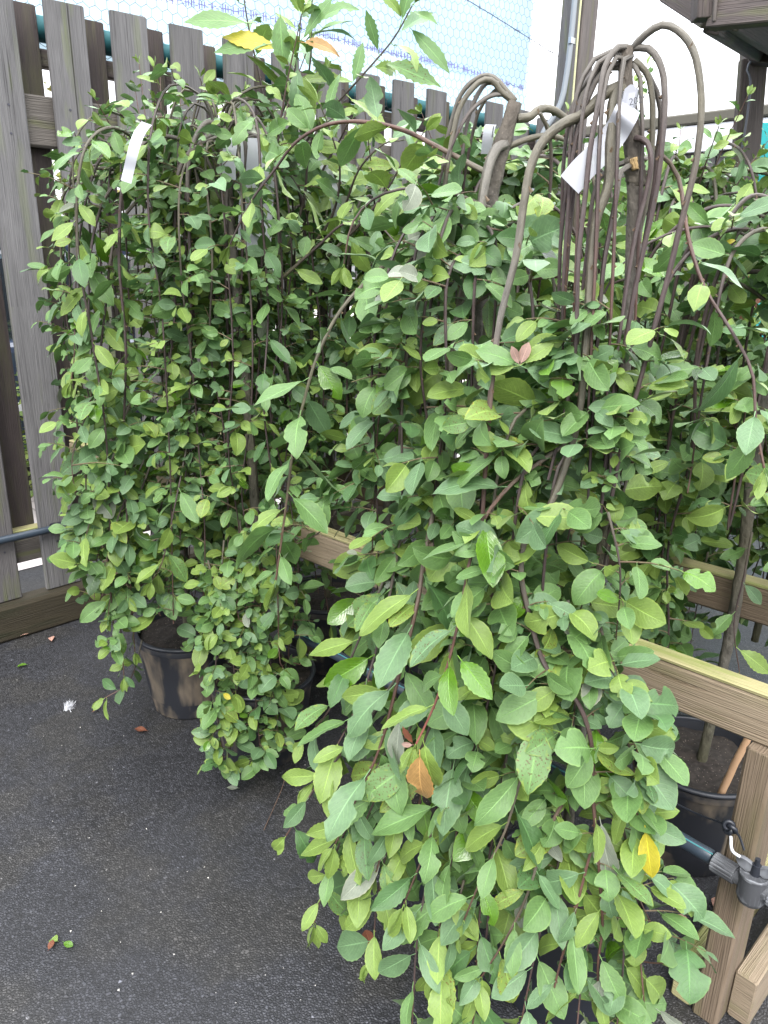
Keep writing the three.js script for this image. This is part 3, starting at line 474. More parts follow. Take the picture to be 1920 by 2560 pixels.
// A and B: the pair by the fence
{
  const T = willow({ seed: 101, x: -2.10, z: -1.15, h: 1.72, name: 'weeping_willow', label: 'weeping willow nearest the left fence, growing from the mud-stained pot, with a curved white tag' });
  bush(T, 22, { rad: [0.12, 0.3], low: [0.42, 0.75], from: 0.02, r0: 0.0032, step: 0.031, len: 0.048, whips: 6, wlen: 0.085, shoots: 8 });
  // whips down the left edge with large leaves
  branch(T, [at(330, 330, 2.33), at(262, 380, 2.33), at(215, 500, 2.3), at(190, 700, 2.25), at(185, 900, 2.2), at(178, 950, 2.2)], { r0: 0.004, whip: { from: 0.25, step: 0.055, len: 0.095, ty: 'lance' } });
  branch(T, [at(360, 420, 2.3), at(280, 470, 2.28), at(235, 580, 2.25), at(222, 760, 2.22), at(230, 900, 2.2), at(225, 1050, 2.18)], { r0: 0.005, whip: { from: 0.25, step: 0.045, len: 0.105, ty: 'lance' } });
  branch(T, [at(400, 450, 2.3), at(300, 560, 2.25), at(260, 800, 2.2), at(235, 1050, 2.15), at(215, 1220, 2.12), at(250, 1400, 2.1)], { r0: 0.005, whip: { from: 0.3, step: 0.03, len: 0.1, ty: 'lance' } });
  branch(T, [at(380, 1150, 2.12), at(320, 1330, 2.1), at(300, 1500, 2.1), at(305, 1620, 2.1), at(310, 1690, 2.08)], { r0: 0.0035, whip: { from: 0.1, step: 0.03, len: 0.085, ty: 'lance' } });
  for (const p of [[[330, 1000], [265, 1150], [215, 1290], [200, 1400]], [[350, 1050], [290, 1200], [245, 1380], [235, 1500]], [[340, 1150], [275, 1320], [275, 1480], [290, 1620]], [[380, 1150], [330, 1300], [320, 1430], [330, 1560]], [[420, 1200], [390, 1330], [390, 1450], [400, 1540]], [[300, 900], [225, 1020], [180, 1150], [190, 1240]], [[460, 1150], [500, 1300], [520, 1450], [515, 1600]], [[480, 1200], [460, 1330], [430, 1420], [420, 1490]]]) branch(T, p.map(([x, y], i) => at(x, y, 2.14 - 0.03 * i)), { r0: 0.0035, r1: 0.001, spurs: { from: 0.05, step: 0.034, len: 0.062, L1: 0.15 } });
  for (const p of [[[300, 1100], [240, 1250], [205, 1380]], [[320, 1200], [290, 1380], [270, 1540]], [[360, 1150], [300, 1280], [255, 1440]]]) branch(T, p.map(([x, y], i) => at(x, y, 2.1 - 0.03 * i)), { r0: 0.003, r1: 0.001, whip: { from: 0.1, step: 0.032, len: 0.09, ty: 'lance' } });
  branch(T, [at(355, 1600, 2.16), at(340, 1660, 2.14), at(318, 1710, 2.13), at(262, 1745, 2.12)], { r0: 0.003, whip: { from: 0.3, step: 0.035, len: 0.085, ty: 'lance', down: -0.2 } });
  branch(T, [at(470, 1100, 2.05), at(440, 1250, 2.0), at(400, 1420, 1.98), at(380, 1450, 1.97)], { r0: 0.003, whip: { from: 0.25, step: 0.035, len: 0.1, ty: 'lance', cis: [2, 0, 0, 2] } });
  branch(T, [at(395, 330, 2.3), at(415, 270, 2.28), at(395, 215, 2.27), at(385, 172, 2.26)], { r0: 0.0025, r1: 0.001, buds: false, whip: { from: 0.3, step: 0.04, len: 0.06, ty: 'lance', down: 0 } });
  branch(T, [at(480, 330, 2.3), at(500, 260, 2.28), at(505, 215, 2.27), at(500, 195, 2.26)], { r0: 0.0025, r1: 0.001, buds: false, whip: { from: 0.3, step: 0.035, len: 0.055, ty: 'lance', down: 0 } });
}
{
  const T = willow({ seed: 202, x: -1.72, z: -1.17, tx: -1.80, tz: -1.17, h: 1.76, name: 'weeping_willow', label: 'weeping willow second from the left fence, with dark arching stems and two white labels' });
  bush(T, 22, { rad: [0.1, 0.25], low: [0.3, 0.6], from: 0.12, r0: 0.0034, step: 0.029, len: 0.048, whips: 4, wlen: 0.08, shoots: 3 });
  for (const [xs, col] of [[[[555, 318], [520, 305], [488, 345], [470, 430], [473, 560], [478, 800], [470, 1100], [450, 1350]]], [[[556, 312], [565, 330], [566, 500], [566, 760], [575, 960], [560, 1200]]], [[[560, 312], [590, 305], [612, 350], [608, 500], [604, 700], [590, 900]]], [[[552, 325], [505, 350], [450, 420], [437, 560], [436, 800], [410, 1000]]], [[[548, 340], [500, 360], [470, 450], [465, 700], [480, 900]]], [[[610, 335], [640, 340], [660, 420], [655, 640], [650, 860], [640, 1000]]]]) branch(T, xs.map(([x, y], i) => at(x, y, 2.13 - 0.012 * i)), { r0: 0.0065, r1: 0.002, col: grad(GREY, PURP, PURP, PURP), spurs: { from: 0.22, step: 0.03, len: 0.045 } });
  for (const p of [[[560, 1350], [545, 1550], [540, 1750], [560, 1900]], [[640, 1300], [665, 1500], [680, 1700], [700, 1880]], [[600, 1300], [620, 1550], [640, 1760], [655, 1930]], [[520, 1400], [580, 1640], [590, 1800], [560, 1930]]]) branch(T, p.map(([x, y], i) => at(x, y, 1.98 - 0.04 * i)), { r0: 0.003, r1: 0.001, spurs: { from: 0.05, step: 0.022, len: 0.05, L1: 0.1 } });
}
// C: the knobbly willow in the middle of the front row
{
  const T = willow({ seed: 303, x: -1.0, z: -1.22, h: 1.62, name: 'weeping_willow', label: 'weeping willow with a thick knobbly graft, in the middle of the front row' });
  T.mix = [46, 24, 22, 9, 1.0, 0, 0, 0.03, 2.2, 1.0];
  const D = 1.66;
  trunk(T, [V(T.x, 0.22, T.z), V(-1.01, 0.7, -1.235), V(-1.03, 1.2, -1.28), at(1222, 520, D), at(1234, 440, D), at(1254, 365, D), at(1268, 320, D), at(1288, 255, D)], 0.0135, 0.0165);
  const B = (p, o, d0 = D, d1 = D) => branch(T, p.map(([x, y, d], i) => at(x, y, d ?? lerp(d0, d1, i / (p.length - 1)))), o);
  B([[1288, 252], [1262, 222], [1238, 196], [1215, 188], [1178, 206], [1150, 240], [1130, 300], [1110, 390], [1100, 600], [1095, 900]], { r0: 0.0055, r1: 0.002, col: grad(OLIVE, GREY, PURP, PURP, PURP), spurs: { from: 0.38, step: 0.04, len: 0.045 } }, D, 1.7);
  B([[1285, 255], [1252, 228], [1232, 203], [1208, 200], [1177, 226], [1150, 268], [1132, 340], [1118, 420], [1085, 700], [1060, 900], [1040, 1250]], { r0: 0.006, r1: 0.002, col: grad(OLIVE, OLIVE, PURP, PURP, PURP), spurs: { from: 0.4, step: 0.04, len: 0.047 } }, D, 1.6);
  B([[1245, 210], [1220, 205], [1195, 235], [1170, 300], [1155, 400], [1145, 600], [1140, 760]], { r0: 0.0048, r1: 0.002, col: grad(GREY, PURP, PURP), spurs: { from: 0.45, step: 0.04, len: 0.045 } }, D, 1.64);
  B([[1268, 235], [1225, 240], [1180, 275], [1145, 330], [1100, 450], [1085, 560]], { r0: 0.0048, r1: 0.002, col: grad(GREY, PURP, PURP), spurs: { from: 0.45, step: 0.04, len: 0.045 } }, D, 1.6);
  B([[1240, 225], [1205, 260], [1185, 320], [1165, 420], [1150, 560], [1150, 800]], { r0: 0.0041, r1: 0.002, spurs: { from: 0.4, step: 0.04, len: 0.045 } }, D, 1.72);
  B([[1292, 296], [1322, 293], [1346, 275], [1370, 271], [1404, 288], [1430, 320], [1440, 420], [1435, 640], [1440, 900]], { r0: 0.0088, r1: 0.003, col: grad(OLIVE, OLIVE, PURP, PURP), spurs: { from: 0.6, step: 0.045, len: 0.045 } }, D, 1.78);
  B([[1350, 283], [1372, 330], [1378, 420], [1362, 600], [1330, 860]], { r0: 0.0041, r1: 0.002, spurs: { from: 0.3, step: 0.045, len: 0.042 } }, D, 1.75);
  B([[1268, 368], [1312, 350], [1358, 339], [1404, 346], [1452, 375], [1490, 480], [1490, 700]], { r0: 0.0061, r1: 0.003, col: grad(OLIVE, OLIVE, PURP), spurs: { from: 0.55, step: 0.045, len: 0.04 } }, D, 1.72);
  // the stout grey branch that comes forward and hangs far down with large leaves
  B([[1262, 362, 1.65], [1243, 370, 1.63], [1226, 402, 1.61], [1214, 450, 1.59], [1195, 560, 1.56], [1174, 650, 1.53], [1150, 760, 1.5], [1134, 860, 1.47], [1118, 1010, 1.42], [1088, 1250, 1.35], [1060, 1400, 1.30], [1045, 1500, 1.27], [1000, 1680, 1.22], [945, 1880, 1.18], [885, 2010, 1.16], [838, 2110, 1.15]], { r0: 0.0102, r1: 0.0016, seg: 160, col: grad(GREY, OLIVE, OLIVE, RED, RED), whip: { from: 0.3, step: 0.034, len: 0.125, ty: 'lance', down: 0.45 } });
  // reddish arch to the left, above the middle of the picture
  B([[1212, 430, 1.6], [1160, 402, 1.62], [1095, 368, 1.65], [1020, 330, 1.68], [950, 310, 1.7], [870, 304, 1.72], [800, 318, 1.74], [735, 360, 1.76], [690, 420, 1.78], [630, 500, 1.8], [575, 610, 1.82]], { r0: 0.0058, r1: 0.002, col: grad(OLIVE, RED, RED, PURP, PURP), whip: { from: 0.2, step: 0.028, len: 0.092, ty: 'lance', down: -0.15 } });
  B([[1215, 470, 1.6], [1180, 560, 1.6], [1110, 615, 1.6], [1040, 622, 1.58], [985, 646, 1.56], [905, 715, 1.54], [844, 787, 1.52], [790, 900, 1.5], [758, 1010, 1.49], [736, 1103, 1.48], [713, 1280, 1.45], [690, 1450, 1.43]], { r0: 0.0054, r1: 0.002, col: grad(OLIVE, OLIVE, GRN, RED), whip: { from: 0.28, step: 0.033, len: 0.12, ty: 'lance', down: 0.25 } });
  B([[1395, 690, 1.5], [1290, 704, 1.5], [1180, 765, 1.48], [1075, 862, 1.46], [1010, 902, 1.45], [960, 985, 1.44]], { r0: 0.0041, r1: 0.002, col: grad(RED, OLIVE, RED), whip: { from: 0.15, step: 0.034, len: 0.085, ty: 'lance', down: 0.15 } });
  B([[1215, 800, 1.5], [1195, 1000, 1.45], [1180, 1250, 1.4], [1150, 1500, 1.33], [1110, 1750, 1.25], [1060, 1960, 1.2], [1010, 2150, 1.15]], { r0: 0.0041, r1: 0.002, whip: { from: 0.25, step: 0.03, len: 0.12, ty: 'lance' } });
  B([[1160, 1400, 1.3], [1130, 1600, 1.25], [1080, 1800, 1.2], [1000, 2000, 1.16], [940, 2180, 1.12]], { r0: 0.0045, r1: 0.0015, whip: { from: 0.05, step: 0.027, len: 0.118, ty: 'lance' } });
  B([[1240, 1500, 1.3], [1220, 1750, 1.22], [1160, 2000, 1.14], [1110, 2250, 1.08], [1085, 2420, 1.05]], { r0: 0.0045, r1: 0.0015, whip: { from: 0.05, step: 0.027, len: 0.115, ty: 'lance' } });
  B([[1000, 1350, 1.4], [960, 1550, 1.36], [900, 1750, 1.3], [850, 1850, 1.27], [790, 1950, 1.25]], { r0: 0.0036, r1: 0.0015, whip: { from: 0.05, step: 0.027, len: 0.115, ty: 'lance' } });
  B([[1200, 1600, 1.25], [1150, 1850, 1.17], [1080, 2080, 1.1], [1010, 2260, 1.06]], { r0: 0.0036, r1: 0.0015, whip: { from: 0.05, step: 0.027, len: 0.118, ty: 'lance' } });
  B([[1070, 1480, 1.36], [1000, 1780, 1.28], [930, 2050, 1.2], [880, 2260, 1.16]], { r0: 0.0036, r1: 0.0015, whip: { from: 0.05, step: 0.027, len: 0.115, ty: 'lance' } });
  B([[1280, 1800, 1.22], [1240, 2050, 1.14], [1200, 2280, 1.07], [1190, 2480, 1.02]], { r0: 0.0036, r1: 0.0015, whip: { from: 0.05, step: 0.03, len: 0.112, ty: 'lance' } });
  B([[1230, 2150, 1.12], [1215, 2350, 1.06], [1180, 2570, 1.0]], { r0: 0.003, r1: 0.0015, whip: { from: 0.02, step: 0.026, len: 0.10, ty: 'lance' } });
  B([[1225, 520, 1.62], [1120, 480, 1.6], [1020, 470, 1.58], [930, 500, 1.56], [880, 560, 1.55], [860, 660, 1.54]], { r0: 0.004, r1: 0.0015, whip: { from: 0.1, step: 0.03, len: 0.085, ty: 'lance', down: 0 } });
  B([[1220, 560, 1.62], [1140, 540, 1.58], [1070, 570, 1.55], [1020, 680, 1.53], [1000, 820, 1.52]], { r0: 0.004, r1: 0.0015, whip: { from: 0.1, step: 0.03, len: 0.085, ty: 'lance', down: 0.1 } });
  B([[1215, 700, 1.6], [1100, 720, 1.56], [1010, 800, 1.53], [960, 950, 1.5], [940, 1120, 1.48]], { r0: 0.004, r1: 0.0015, whip: { from: 0.1, step: 0.032, len: 0.09, ty: 'lance', down: 0.2 } });
  B([[1000, 1680, 1.26], [900, 1830, 1.24], [800, 1950, 1.23], [715, 2090, 1.22]], { r0: 0.0035, r1: 0.0013, whip: { from: 0.1, step: 0.028, len: 0.088, ty: 'lance', down: 0.3 } });
  B([[960, 1150, 1.5], [880, 1230, 1.5], [800, 1330, 1.5], [730, 1365, 1.5]], { r0: 0.003, r1: 0.001, spurs: { from: 0.1, step: 0.034, len: 0.066, L1: 0.12 } });
  B([[1000, 1050, 1.5], [930, 1130, 1.52], [870, 1190, 1.53], [830, 1290, 1.53]], { r0: 0.003, r1: 0.001, spurs: { from: 0.1, step: 0.036, len: 0.062, L1: 0.12 } });
  for (const [q, l] of [[[[980, 1850, 1.22], [880, 2040, 1.18], [815, 2200, 1.16], [785, 2310, 1.15]], 0.092], [[[1010, 1980, 1.18], [950, 2200, 1.13], [930, 2400, 1.1]], 0.1], [[[1090, 2100, 1.12], [1045, 2330, 1.06], [1030, 2570, 1.0]], 0.1], [[[1060, 1750, 1.22], [960, 1950, 1.18], [880, 2130, 1.15]], 0.1], [[[1160, 2200, 1.1], [1110, 2400, 1.04], [1100, 2590, 1.0]], 0.095]]) B(q, { r0: 0.003, r1: 0.0013, whip: { from: 0.05, step: 0.027, len: l, ty: 'lance', down: 0.4 } });
  B([[960, 1450, 1.4], [880, 1640, 1.36], [820, 1780, 1.33], [760, 1850, 1.31]], { r0: 0.0035, r1: 0.0013, whip: { from: 0.1, step: 0.03, len: 0.088, ty: 'lance', down: 0.2 } });
  for (let i = 0; i < 9; i++) { const az = 0.25 + i * 0.205, l = az > 1.6; hang(T, az, (l ? 0.12 : 0.17) + 0.1 * T.r(), 0, (l ? 0.65 : 0.5) + 0.25 * T.r(), { h: 1.5 - 0.12 * T.r(), r0: 0.0036, flare: l ? 0 : 0.04, spurs: { from: 0.08, step: 0.058, len: 0.064, L1: 0.19 } }); }
  for (let i = 0; i < 5; i++) hang(T, 2.6 + i * 0.7, 0.16 + 0.1 * T.r(), 0, 0.6 + 0.3 * T.r(), { h: 1.5 - 0.12 * T.r(), r0: 0.0036, spurs: { from: 0.08, step: 0.05, len: 0.06, L1: 0.17 } });
}
// D: the tall bare-topped willow at the front right
{
  const T = willow({ seed: 404, x: -0.63, z: -1.155, h: 1.6, name: 'weeping_willow', label: 'tallest weeping willow, bare arching stems against the white sky, long white tag on its trunk' });
  T.mix = [44, 20, 27, 7, 0.9, 0, 0, 0.03, 3.0, 1.0];
  const D = 1.307, B = (p, o, d0 = D, d1 = D) => branch(T, p.map(([x, y, d], i) => at(x, y, d ?? lerp(d0, d1, i / (p.length - 1)))), { ...o });
  trunk(T, [V(T.x, 0.22, T.z), at(1480, 1600, D), at(1519, 1257, D), at(1560, 900, D), at(1583, 640, D), at(1588, 450, D), at(1578, 330, D), at(1566, 240, D), at(1563, 170, D), at(1568, 118, D)], 0.0108, 0.012);
  T.parts.push(['graft_knob', tube([at(1592, 470, D), at(1586, 415, D), at(1578, 390, D)], (t) => 0.0118 + 0.0035 * Math.sin(t * 3.14), 14, 12, () => [0.125, 0.108, 0.085], 0.25, 9), trunkMat]);
  T.parts.push(['pruning_scar', tube([at(1583, 395, D - 0.0165), at(1589, 425, D - 0.0165)], () => 0.006, 6, 6, () => [0.42, 0.29, 0.13], 0.3, 5), trunkMat]);
  const S = { step: 0.05, len: 0.054, L1: 0.075 }, pp = grad(GREY, PURP, PURP, PURP, PURP), ol = grad(OLIVE, OLIVE, PURP, PURP);
  B([[1582, 122], [1607, 92], [1655, 62], [1700, 80], [1734, 128], [1752, 225], [1750, 330], [1735, 430], [1702, 560], [1668, 700], [1638, 810], [1598, 960], [1560, 1090], [1530, 1240]], { r0: 0.0056, r1: 0.003, col: grad(GREY, OLIVE, PURP, PURP, PURP), spurs: { from: 0.66, step: 0.055, len: 0.048, L1: 0.045 } }, D, 1.2);
  B([[1580, 120], [1622, 122], [1654, 170], [1662, 258], [1656, 350], [1640, 480], [1610, 620], [1588, 720], [1566, 840], [1543, 960], [1522, 1090], [1500, 1300]], { r0: 0.0050, r1: 0.003, col: pp, spurs: { from: 0.66, step: 0.055, len: 0.048, L1: 0.045 } }, D, 1.22);
  B([[1586, 150], [1618, 185], [1630, 240], [1631, 340], [1622, 470], [1585, 640], [1555, 800], [1540, 960], [1530, 1150]], { r0: 0.0046, r1: 0.0025, col: ol, spurs: { from: 0.68, step: 0.055, len: 0.048, L1: 0.045 } }, D, 1.3);
  B([[1592, 155], [1635, 210], [1652, 290], [1640, 400], [1625, 520], [1590, 720], [1560, 950], [1545, 1250]], { r0: 0.0041, r1: 0.0025, col: pp, spurs: { from: 0.68, step: 0.055, len: 0.048, L1: 0.045 } }, D, 1.36);
  B([[1578, 122], [1546, 118], [1513, 165], [1497, 255], [1478, 355], [1462, 500], [1447, 635], [1435, 900], [1395, 1100], [1370, 1200]], { r0: 0.0050, r1: 0.0025, col: pp, spurs: { from: 0.68, ...S } }, D, 1.18);
  B([[1565, 130], [1530, 128], [1487, 185], [1455, 270], [1435, 350], [1420, 450], [1402, 600], [1396, 800], [1390, 1000], [1375, 1200]], { r0: 0.0041, r1: 0.002, col: pp, spurs: { from: 0.68, ...S } }, D, 1.27);
  B([[1562, 155], [1520, 165], [1482, 218], [1458, 285], [1436, 370], [1424, 480], [1412, 640], [1406, 800], [1412, 1100]], { r0: 0.0044, r1: 0.002, col: pp, spurs: { from: 0.68, ...S } }, D, 1.24);
  B([[1562, 210], [1508, 238], [1456, 287], [1408, 309], [1357, 354], [1327, 417], [1311, 500], [1290, 640], [1250, 800], [1230, 950], [1215, 1150], [1200, 1400]], { r0: 0.0085, r1: 0.003, col: grad(OLIVE, OLIVE, GREY, RED, PURP), spurs: { from: 0.6, step: 0.045, len: 0.055 } }, D, 1.18);
  B([[1452, 292], [1447, 380], [1430, 500], [1418, 640], [1405, 850], [1400, 1100]], { r0: 0.0052, r1: 0.003, col: pp, spurs: { from: 0.68, ...S } }, D, 1.25);
  B([[1566, 215, D], [1538, 242, 1.29], [1527, 345, 1.27], [1519, 470, 1.26], [1492, 545, 1.25], [1479, 650, 1.24], [1465, 856, 1.22], [1442, 1064, 1.2], [1372, 1270, 1.17], [1310, 1360, 1.16], [1303, 1440, 1.15], [1320, 1525, 1.14], [1367, 1671, 1.12], [1440, 1750, 1.1], [1475, 1840, 1.09], [1484, 2010, 1.08], [1500, 2200, 1.06], [1506, 2322, 1.05], [1495, 2412, 1.04], [1502, 2575, 1.02]], { r0: 0.0085, r1: 0.0018, seg: 200, col: grad(OLIVE, OLIVE, OLIVE, PURP, RED, RED), spurs: { from: 0.48, step: 0.05, len: 0.06, L1: 0.14 }, whip: { from: 0.72, step: 0.045, len: 0.07, ty: 'lance' } });
  B([[1568, 405, D], [1515, 424, 1.3], [1490, 463, 1.29], [1466, 640, 1.27], [1440, 900, 1.25], [1420, 1100, 1.22]], { r0: 0.0041, r1: 0.002, col: pp, spurs: { from: 0.68, ...S } });
  B([[1574, 415, 1.29], [1550, 432, 1.27], [1541, 490, 1.26], [1527, 565, 1.26], [1511, 650, 1.25], [1490, 900, 1.23], [1470, 1250, 1.2]], { r0: 0.0046, r1: 0.002, col: pp, spurs: { from: 0.49, ...S } });
  B([[1588, 345, 1.29], [1616, 354, 1.28], [1628, 402, 1.27], [1619, 463, 1.27], [1590, 580, 1.26], [1560, 760, 1.24], [1535, 960, 1.22], [1525, 1200, 1.2]], { r0: 0.0046, r1: 0.002, col: grad(PURP, PURP, PURP), spurs: { from: 0.68, step: 0.055, len: 0.048, L1: 0.045 } });
  B([[1588, 330, D], [1640, 375, 1.33], [1690, 430, 1.35], [1722, 600, 1.3], [1762, 720, 1.27], [1830, 830, 1.24], [1880, 930, 1.22], [1890, 1060, 1.2], [1910, 1170, 1.18]], { r0: 0.0041, r1: 0.002, col: grad(OLIVE, RED, PURP, RED), whip: { from: 0.35, step: 0.04, len: 0.088, ty: 'lance', down: 0.3 } });
  for (const [x, y, x2, d2] of [[1574, 130, 1428, 1.25], [1572, 140, 1452, 1.22], [1576, 150, 1500, 1.2], [1580, 140, 1545, 1.2], [1570, 170, 1412, 1.3], [1584, 160, 1606, 1.28]]) { const m = (x + x2) / 2, j = 18 * T.r(); B([[x, y], [m, y - 6 + j], [lerp(x, x2, 0.85), y + 70 + j], [x2, y + 190 + j], [x2 - 8, 560], [x2 - 18, 800], [x2 - 34, 1080 + 60 * T.r()]], { r0: 0.0038, r1: 0.0018, col: grad(GREY, PURP, RED, PURP), spurs: { from: 0.66, step: 0.055, len: 0.044, L1: 0.06 } }, D, d2); }
  // lower shoots towards the viewer
  B([[1415, 1110, 1.2], [1350, 1155, 1.19], [1290, 1200, 1.18], [1215, 1290, 1.17], [1180, 1380, 1.15], [1160, 1480, 1.13], [1138, 1590, 1.11], [1095, 1740, 1.08], [1060, 1820, 1.07], [1040, 1860, 1.06]], { r0: 0.0039, r1: 0.0018, col: grad(OLIVE, RED, RED, [0.25, 0.07, 0.05]), whip: { from: 0.08, to: 0.9, step: 0.03, len: 0.108, ty: 'lance', down: 0.4, cis: [0, 2, 1, 0, 8, 0, 1, 2] } });
  B([[1390, 1690, 1.12], [1376, 1734, 1.11], [1335, 1850, 1.1], [1304, 1940, 1.09], [1262, 2079, 1.07], [1204, 2195, 1.05], [1160, 2300, 1.04]], { r0: 0.0036, r1: 0.0016, col: grad(RED, OLIVE, RED), whip: { from: 0.05, step: 0.032, len: 0.108, ty: 'lance' } });
  B([[1440, 1930, 1.1], [1421, 1982, 1.1], [1374, 2068, 1.08], [1313, 2249, 1.05], [1258, 2358, 1.03], [1204, 2441, 1.02]], { r0: 0.0036, r1: 0.0016, col: grad(RED, OLIVE, RED), whip: { from: 0.05, step: 0.033, len: 0.1, ty: 'lance' } });
  B([[1484, 2100, 1.07], [1440, 2270, 1.04], [1396, 2426, 1.02], [1360, 2585, 1.0]], { r0: 0.0027, r1: 0.0016, col: grad(RED, RED), whip: { from: 0.15, step: 0.036, len: 0.085, ty: 'lance' } });
  B([[1480, 1780, 1.13], [1506, 1855, 1.12], [1540, 1930, 1.11], [1575, 2000, 1.10], [1609, 2065, 1.10]], { r0: 0.0027, r1: 0.0015, col: grad(RED, RED), whip: { from: 0.1, to: 0.85, step: 0.045, len: 0.065, ty: 'lance' } });
  B([[1545, 2150, 1.12], [1585, 2280, 1.1], [1602, 2412, 1.06], [1615, 2580, 1.02]], { r0: 0.0023, r1: 0.0014, col: grad(RED, RED), whip: { from: 0.1, step: 0.035, len: 0.06, ty: 'oval' } });
  B([[1540, 2330, 1.1], [1600, 2400, 1.1], [1650, 2408, 1.1], [1712, 2405, 1.1]], { r0: 0.0020, r1: 0.001, col: grad(RED, RED), whip: { from: 0.2, step: 0.03, len: 0.05, ty: 'oval', down: 0.1 } });
  B([[1500, 1560, 1.18], [1540, 1720, 1.15], [1570, 1860, 1.13], [1600, 1960, 1.12]], { r0: 0.0027, r1: 0.001, spurs: { from: 0.05, step: 0.024, len: 0.06, L1: 0.12 } });
  B([[1530, 1950, 1.13], [1570, 2120, 1.1], [1600, 2250, 1.08], [1640, 2330, 1.07]], { r0: 0.0027, r1: 0.001, spurs: { from: 0.05, step: 0.022, len: 0.062, L1: 0.12 } });
  B([[1420, 1500, 1.17], [1440, 1650, 1.15], [1430, 1850, 1.13], [1400, 2050, 1.12], [1390, 2230, 1.1]], { r0: 0.0027, r1: 0.001, spurs: { from: 0.02, step: 0.02, len: 0.065, L1: 0.13 } });
  B([[1420, 2080, 1.12], [1350, 2330, 1.05], [1300, 2570, 0.99]], { r0: 0.003, r1: 0.0014, whip: { from: 0.02, step: 0.028, len: 0.09, ty: 'lance' } });
  B([[1530, 2150, 1.12], [1465, 2380, 1.05], [1440, 2590, 0.99]], { r0: 0.003, r1: 0.0014, whip: { from: 0.02, step: 0.026, len: 0.08, ty: 'lance' } });
  B([[1560, 2200, 1.12], [1560, 2380, 1.06], [1540, 2590, 1.0]], { r0: 0.0025, r1: 0.0014, whip: { from: 0.05, step: 0.026, len: 0.066, ty: 'oval' } });
  B([[1520, 1280, 1.2], [1550, 1420, 1.18], [1540, 1600, 1.17]], { r0: 0.0027, r1: 0.001, spurs: { from: 0.02, step: 0.022, len: 0.055, L1: 0.14 } });
  for (let i = 0; i < 10; i++) hang(T, 1.6 + i * 0.25, 0.12 + 0.1 * T.r(), 0, 0.25 + 0.25 * T.r(), { h: 1.28 - 0.12 * T.r(), r0: 0.0034, rise: 0.02, flare: 0.07, spurs: { from: 0.12, step: 0.056, len: 0.07, L1: 0.14 } });
  for (let i = 0; i < 2; i++) hang(T, -0.3 + i * 0.8, 0.03, 0, 0.7 + 0.2 * T.r(), { h: 1.2, r0: 0.0034, rise: 0.01, spurs: { from: 0.2, step: 0.05, len: 0.045, L1: 0.04 } });
  for (const [ax, ay, c, l] of [[0.35, 1, 10, 0.038], [-0.9, 0.4, 0, 0.075], [0.9, -0.3, 1, 0.085], [-1, -0.15, 2, 0.065], [0.75, 0.55, 2, 0.06], [-0.3, 0.7, 10, 0.034]]) leaf(T, at(1300, 915, 1.2), V(ax * 0.7, ay, -ax * 0.7 + 0.1), { len: l, ty: 'lance', ci: c, face: V(0.3, 0.6, 0.8) });
  leaf(T, at(1035, 1862, 1.05), V(-0.2, 0.6, 0.3), { len: 0.04, ty: 'long', ci: 7, face: V(0.5, 0.3, 1) }); leaf(T, at(1035, 1862, 1.05), V(-0.8, -0.3, 0.2), { len: 0.025, ty: 'lance', ci: 10, face: V(0.5, 0.3, 1) });
  // single leaves of their own colour
  leaf(T, at(1050, 1872, 1.03), V(0.10, -1, 0.05), { len: 0.105, ty: 'lance', ci: 6, face: V(0.3, 0.45, 1) });
  leaf(T, at(1058, 1845, 1.045), V(0.30, -1, 0.0), { len: 0.1, ty: 'lance', ci: 2, face: V(0.3, 0.5, 1) });
  leaf(T, at(1612, 2062, 1.08), V(0.35, -1, 0.1), { len: 0.088, ty: 'lance', ci: 5, face: V(0.3, 0.6, 0.8) });
  leaf(T, at(1145, 1640, 1.07), V(1, -0.25, 0.3), { len: 0.095, ty: 'lance', ci: 8, face: V(0, 0.8, 0.7) });
  for (const [x, y, d, ax, ay, l] of [[1000, 1790, 1.15, 0.02, -1, 0.1], [1340, 2030, 1.1, 0.8, -0.9, 0.09], [1500, 2040, 1.08, 0.35, -0.9, 0.11], [1320, 2240, 1.06, -0.1, -1, 0.08], [1500, 2440, 1.03, 0.1, -1, 0.075], [1460, 2530, 1.03, 0.3, -0.9, 0.09], [1640, 2520, 1.05, 0.9, 0.05, 0.06]]) leaf(T, at(x, y, d), V(ax, ay, 0.1), { len: l, ty: 'lance', ci: 4, face: V(0.1, 0.2, 1) });
}
